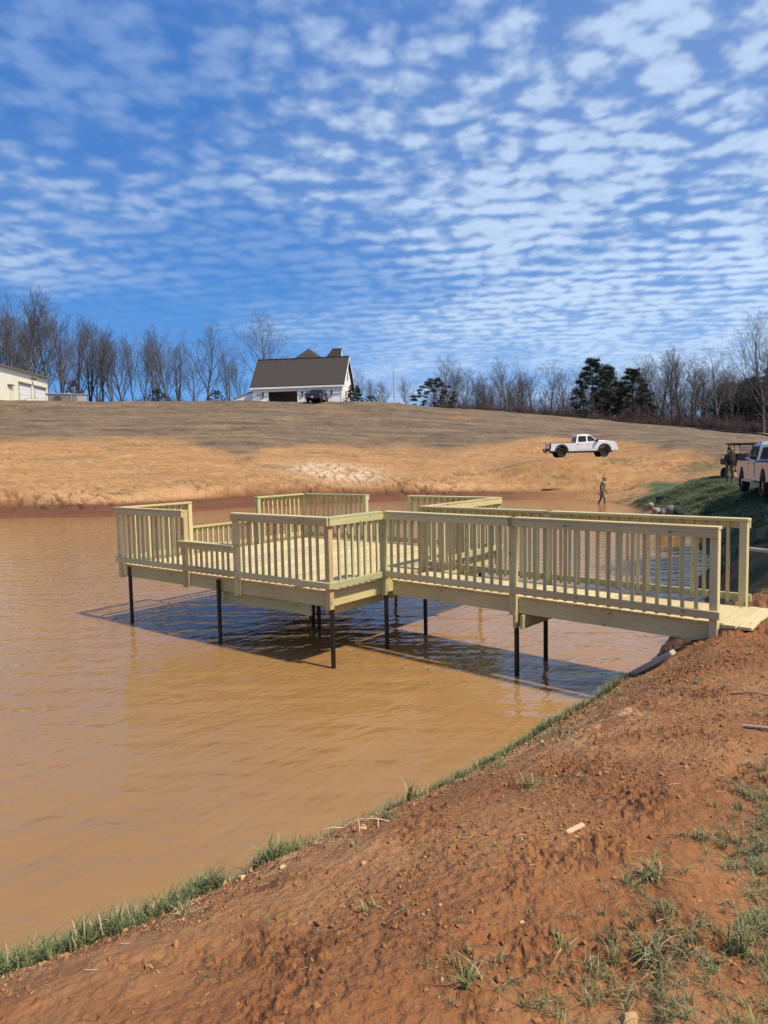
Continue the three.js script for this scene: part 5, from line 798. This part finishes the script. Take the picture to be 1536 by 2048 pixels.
  for (let tries = 0; k < M && tries < 20000; tries++) { const x = lerp(3, 7.2, r()), z = lerp(-1.4, 6.2, r()), b = base(x, z); if (b.d < 0.15 || r() > 0.25 + 0.75 * clamp(fbm(x * 1.6, z * 1.6 + 30, 2) * 3)) continue; const s = 0.015 + 0.06 * Math.pow(r(), 2.5); o.position.set(x, rough(b, x, z)[0] + 0.004, z); o.rotation.set((r() - 0.5) * 0.4, r() * 6.28, (r() - 0.5) * 0.4); o.scale.set(s, s < 0.05 ? 0.07 : 0.08, s < 0.05 ? 0.07 : 0.08); o.updateMatrix(); st.setMatrixAt(k, o.matrix); const v = 0.6 + 0.6 * r(); st.setColorAt(k, new THREE.Color().setRGB(v, v * (0.9 + 0.15 * r()), v * (0.8 + 0.3 * r()))); k++; }
  st.count = k; st.name = 'straw'; tag(st, 'short dry straw and stem bits scattered over the near soil', 'straw', null, 'stuff'); st.castShadow = st.receiveShadow = true; scene.add(st);
}
// ---------------------------------------------------------------- grass
const grassM = new THREE.MeshPhysicalMaterial({ vertexColors: true, roughness: 0.75, side: THREE.DoubleSide, transmission: 0.25, thickness: 0 }); grassM.name = 'grass_blades';
function tuftGeo(seed, n, h, spread, droop, dry = 0.15) {
  const r = RNG(seed), P = [], C = [], I = [];
  for (let i = 0; i < n; i++) {
    const a = r() * 6.283, ca = Math.cos(a), sa = Math.sin(a), l = h * (0.45 + 0.75 * r()), lean = spread * (0.25 + 0.9 * r()), w = 0.0022 + 0.0018 * r(), bx = (r() - 0.5) * 0.06, bz = (r() - 0.5) * 0.06, k0 = P.length / 3, isDry = r() < dry;
    const tone = 0.7 + 0.6 * r(), cr = isDry ? [0.42, 0.34, 0.18] : mix3([0.10, 0.155, 0.045], [0.24, 0.26, 0.105], r());
    for (let s = 0; s <= 4; s++) { const t = s / 4, out = l * lean * t * t * (0.6 + 0.4 * t), y = l * (t - droop * t * t * t) * Math.sqrt(Math.max(0.15, 1 - lean * lean * 0.35)), ww = w * (1 - t * t * 0.92), x = bx + ca * out, z = bz + sa * out; P.push(x - sa * ww, y, z + ca * ww, x + sa * ww, y, z - ca * ww); for (let q = 0; q < 2; q++) C.push(cr[0] * tone, cr[1] * tone, cr[2] * tone); }
    for (let s = 0; s < 4; s++) { const k = k0 + s * 2; I.push(k, k + 1, k + 2, k + 1, k + 3, k + 2); }
  }
  const g = new THREE.BufferGeometry(); g.setAttribute('position', new THREE.Float32BufferAttribute(P, 3)); g.setAttribute('color', new THREE.Float32BufferAttribute(C, 3)); g.setIndex(I); g.computeVertexNormals(); return g;
}
const tuftLabels = [
  [3.78, 3.30, 0.20, 0, 'upright green grass tuft at the water edge, tallest one standing apart on the bank'], [4.04, 3.93, 0.17, 1, 'spreading green tuft with pale stems right of the forked root'], [4.84, 3.52, 0.14, 1, 'flat grass tuft in the middle of the bare soil above the wood chip'], [4.35, 2.95, 0.10, 2, 'small tuft on the soil a little inland of the water edge grass'],
  [5.86, 4.40, 0.15, 1, 'pale green tuft left of the right hand grass clump'], [6.02, 4.95, 0.17, 1, 'wide grass tuft low in the foreground, right of the middle'], [5.72, 5.02, 0.12, 2, 'thin grass sprig at the bottom of the soil right of the middle'], [5.2, 0.95, 0.10, 2, 'low grass tuft on the soil between the walkway end and the pale crumbly patch'], [5.45, -0.05, 0.11, 2, 'little tuft near the right edge below the walkway end'],
  [3.72, 5.25, 0.11, 1, 'small pale tuft just inland of the thick grass at the lower left'], [6.25, 4.72, 0.16, 0, 'grass tuft just under the right hand clump'], [5.55, 5.38, 0.12, 2, 'sprig of grass near the bottom edge left of the tan clay lump'], [4.9, 5.15, 0.08, 2, 'tiny sprig in the bare soil of the lower middle'], [4.32, 4.55, 0.07, 2, 'tiny dry sprig below the forked root'], [5.05, 3.05, 0.06, 2, 'tiny sprig above and right of the wood chip'],
];
const tg3 = [tuftGeo(1, 46, 1, 0.55, 0.25, 0.12), tuftGeo(2, 34, 1, 1.25, 0.55, 0.25), tuftGeo(3, 16, 1, 1.0, 0.45, 0.3)];
{ // tuft geometry is 1 m high; blades are scaled, so widths are set for that height
  const wide = (g, k) => g;
  for (const [x, z, s, k, label] of tuftLabels) { const g = tuftGeo(100 + Math.round(x * 100), [48, 36, 18][k], s, [0.55, 1.25, 1.0][k], [0.25, 0.5, 0.45][k], [0.12, 0.25, 0.3][k]); const m = mesh('grass_tuft', g, grassM); tag(m, label, 'grass tuft', 'grass tufts on the near bank'); delete m.userData.group; m.position.set(x, groundY(x, z) - 0.008, z); }
}
{ const r = RNG(8), o = new THREE.Object3D(), kinds = [tuftGeo(21, 22, 0.17, 0.6, 0.3), tuftGeo(22, 13, 0.15, 1.25, 0.5, 0.35), tuftGeo(23, 16, 0.20, 0.5, 0.25)], put = [[], [], []];
  const add = (x, z, s, k) => { const b = base(x, z); put[k ?? Math.floor(r() * 3)].push([x, Math.max(rough(b, x, z)[0] - 0.01, -0.03), z, s, r() * 6.28, 0.7 + 0.5 * r()]); };
  for (let i = 0; i < 5200; i++) { // along the waterline
    const z = lerp(-0.9, 7.2, r()), t = table([[-0.9, 0.45], [-0.2, 0.55], [0.4, 0.85], [1.2, 0.5], [2.2, 0.35], [3.2, 0.6], [3.8, 0.6], [4.3, 1], [5.2, 1], [7.2, 1]], z), cl = clamp(0.55 + 1.6 * noise(z * 2.2, 3)); if (r() > t * cl) continue;
    let x0 = 3; for (let q = 1; q < 16; q++) { const a = SHORE[q], b = SHORE[q + 1]; if (z <= a[1] && z >= b[1]) { x0 = lerp(a[0], b[0], (z - a[1]) / (b[1] - a[1])); break; } }
    const x = x0 + 0.0 + Math.pow(r(), 1.3) * table([[0, 0.3], [3.4, 0.16], [4.3, 0.26], [6, 0.34]], z) - 0.03; const dd = base(x, z).d; if (dd < -0.05) continue; add(x, z, (0.55 + 0.6 * r()) * table([[2.5, 0.9], [3.6, 0.95], [4.2, 1.35], [6, 1.4]], z)); }
  const blobs = [[6.2, 3.4, 0.17, 0.5, 190], [6.33, 3.95, 0.17, 0.3, 120], [6.1, 4.0, 0.15, 0.15, 46], [6.42, 4.5, 0.19, 0.18, 170], [6.15, 4.7, 0.3, 0.3, 60], [6.3, 5.1, 0.4, 0.25, 90], [5.95, 5.3, 0.45, 0.15, 50], [5.85, 4.55, 0.15, 0.3, 18], [4.15, 1.55, 0.16, 0.3, 34], [3.95, 2.75, 0.12, 0.25, 26], [4.25, 0.4, 0.12, 0.35, 30], [4.55, -0.9, 0.1, 0.2, 14], [4.9, 0.35, 0.3, 0.18, 12], [6.0, 1.6, 0.2, 0.3, 10], [5.3, 1.2, .4, .3, 10]];
  for (const [x, z, sx, sz, n] of blobs) for (let i = 0; i < n; i++) add(x + (r() + r() + r() - 1.5) * sx * 1.3, z + (r() + r() + r() - 1.5) * sz * 1.3, 0.28 + 0.42 * r(), r() < 0.85 ? 1 : 0);
  for (let i = 0; i < 160; i++) add(lerp(4.2, 7, r()), lerp(-1, 5.8, r()), 0.2 + 0.25 * r(), 1);
  put.forEach((list, k) => { const im = new THREE.InstancedMesh(kinds[k], grassM, list.length); list.forEach(([x, y, z, s, a, v], i) => { o.position.set(x, y, z); o.rotation.set(0, a, 0); o.scale.setScalar(s); o.updateMatrix(); im.setMatrixAt(i, o.matrix); im.setColorAt(i, new THREE.Color().setRGB(v, v * (0.92 + 0.16 * r()), v)); }); im.name = numbered('bank_grass'); tag(im, ['green grass growing thick along the near waterline', 'loose sprawling grass on the near bank and lower right corner', 'longer grass blades along the near waterline'][k], 'grass', null, 'stuff'); im.castShadow = im.receiveShadow = true; scene.add(im); });
  // dam slope grass farther off and withered grass on the hill: coarse tufts
  const far = tuftGeo(41, 14, 0.28, 0.9, 0.4, 0.1), P = far.attributes.position; for (let i = 0; i < P.count; i++) P.setXYZ(i, P.getX(i) * 2.2, P.getY(i), P.getZ(i) * 2.2); const list = [];
  for (let i = 0; i < 9000; i++) { const X = lerp(1270, 1560, r()), D = lerp(16, 43, Math.sqrt(r())), [x, z] = spot(X, D), b = base(x, z); if (!(b.s > 13.2 && b.s < 20) || b.d < 0.25 || b.d > 4.6 || r() > 0.35 + fbm(x * 0.7, z * 0.7, 2) * 2 + sstep(24, 30, D) * 0.5) continue; list.push([x, groundY(x, z) - 0.03, z, 0.6 + 0.8 * r(), r() * 6]); }
  const im = new THREE.InstancedMesh(far, grassM, list.length); list.forEach(([x, y, z, s, a], i) => { o.position.set(x, y, z); o.rotation.set(0, a, 0); o.scale.setScalar(s); o.updateMatrix(); im.setMatrixAt(i, o.matrix); const v = 0.55 + 0.35 * r(); im.setColorAt(i, new THREE.Color().setRGB(v * 0.8, v, v * 0.8)); }); im.name = 'dam_grass'; tag(im, 'dark green grass covering the slope of the dam beyond the walkway', 'grass', null, 'stuff'); im.castShadow = im.receiveShadow = true; scene.add(im);
}
renderer.render(scene, camera);
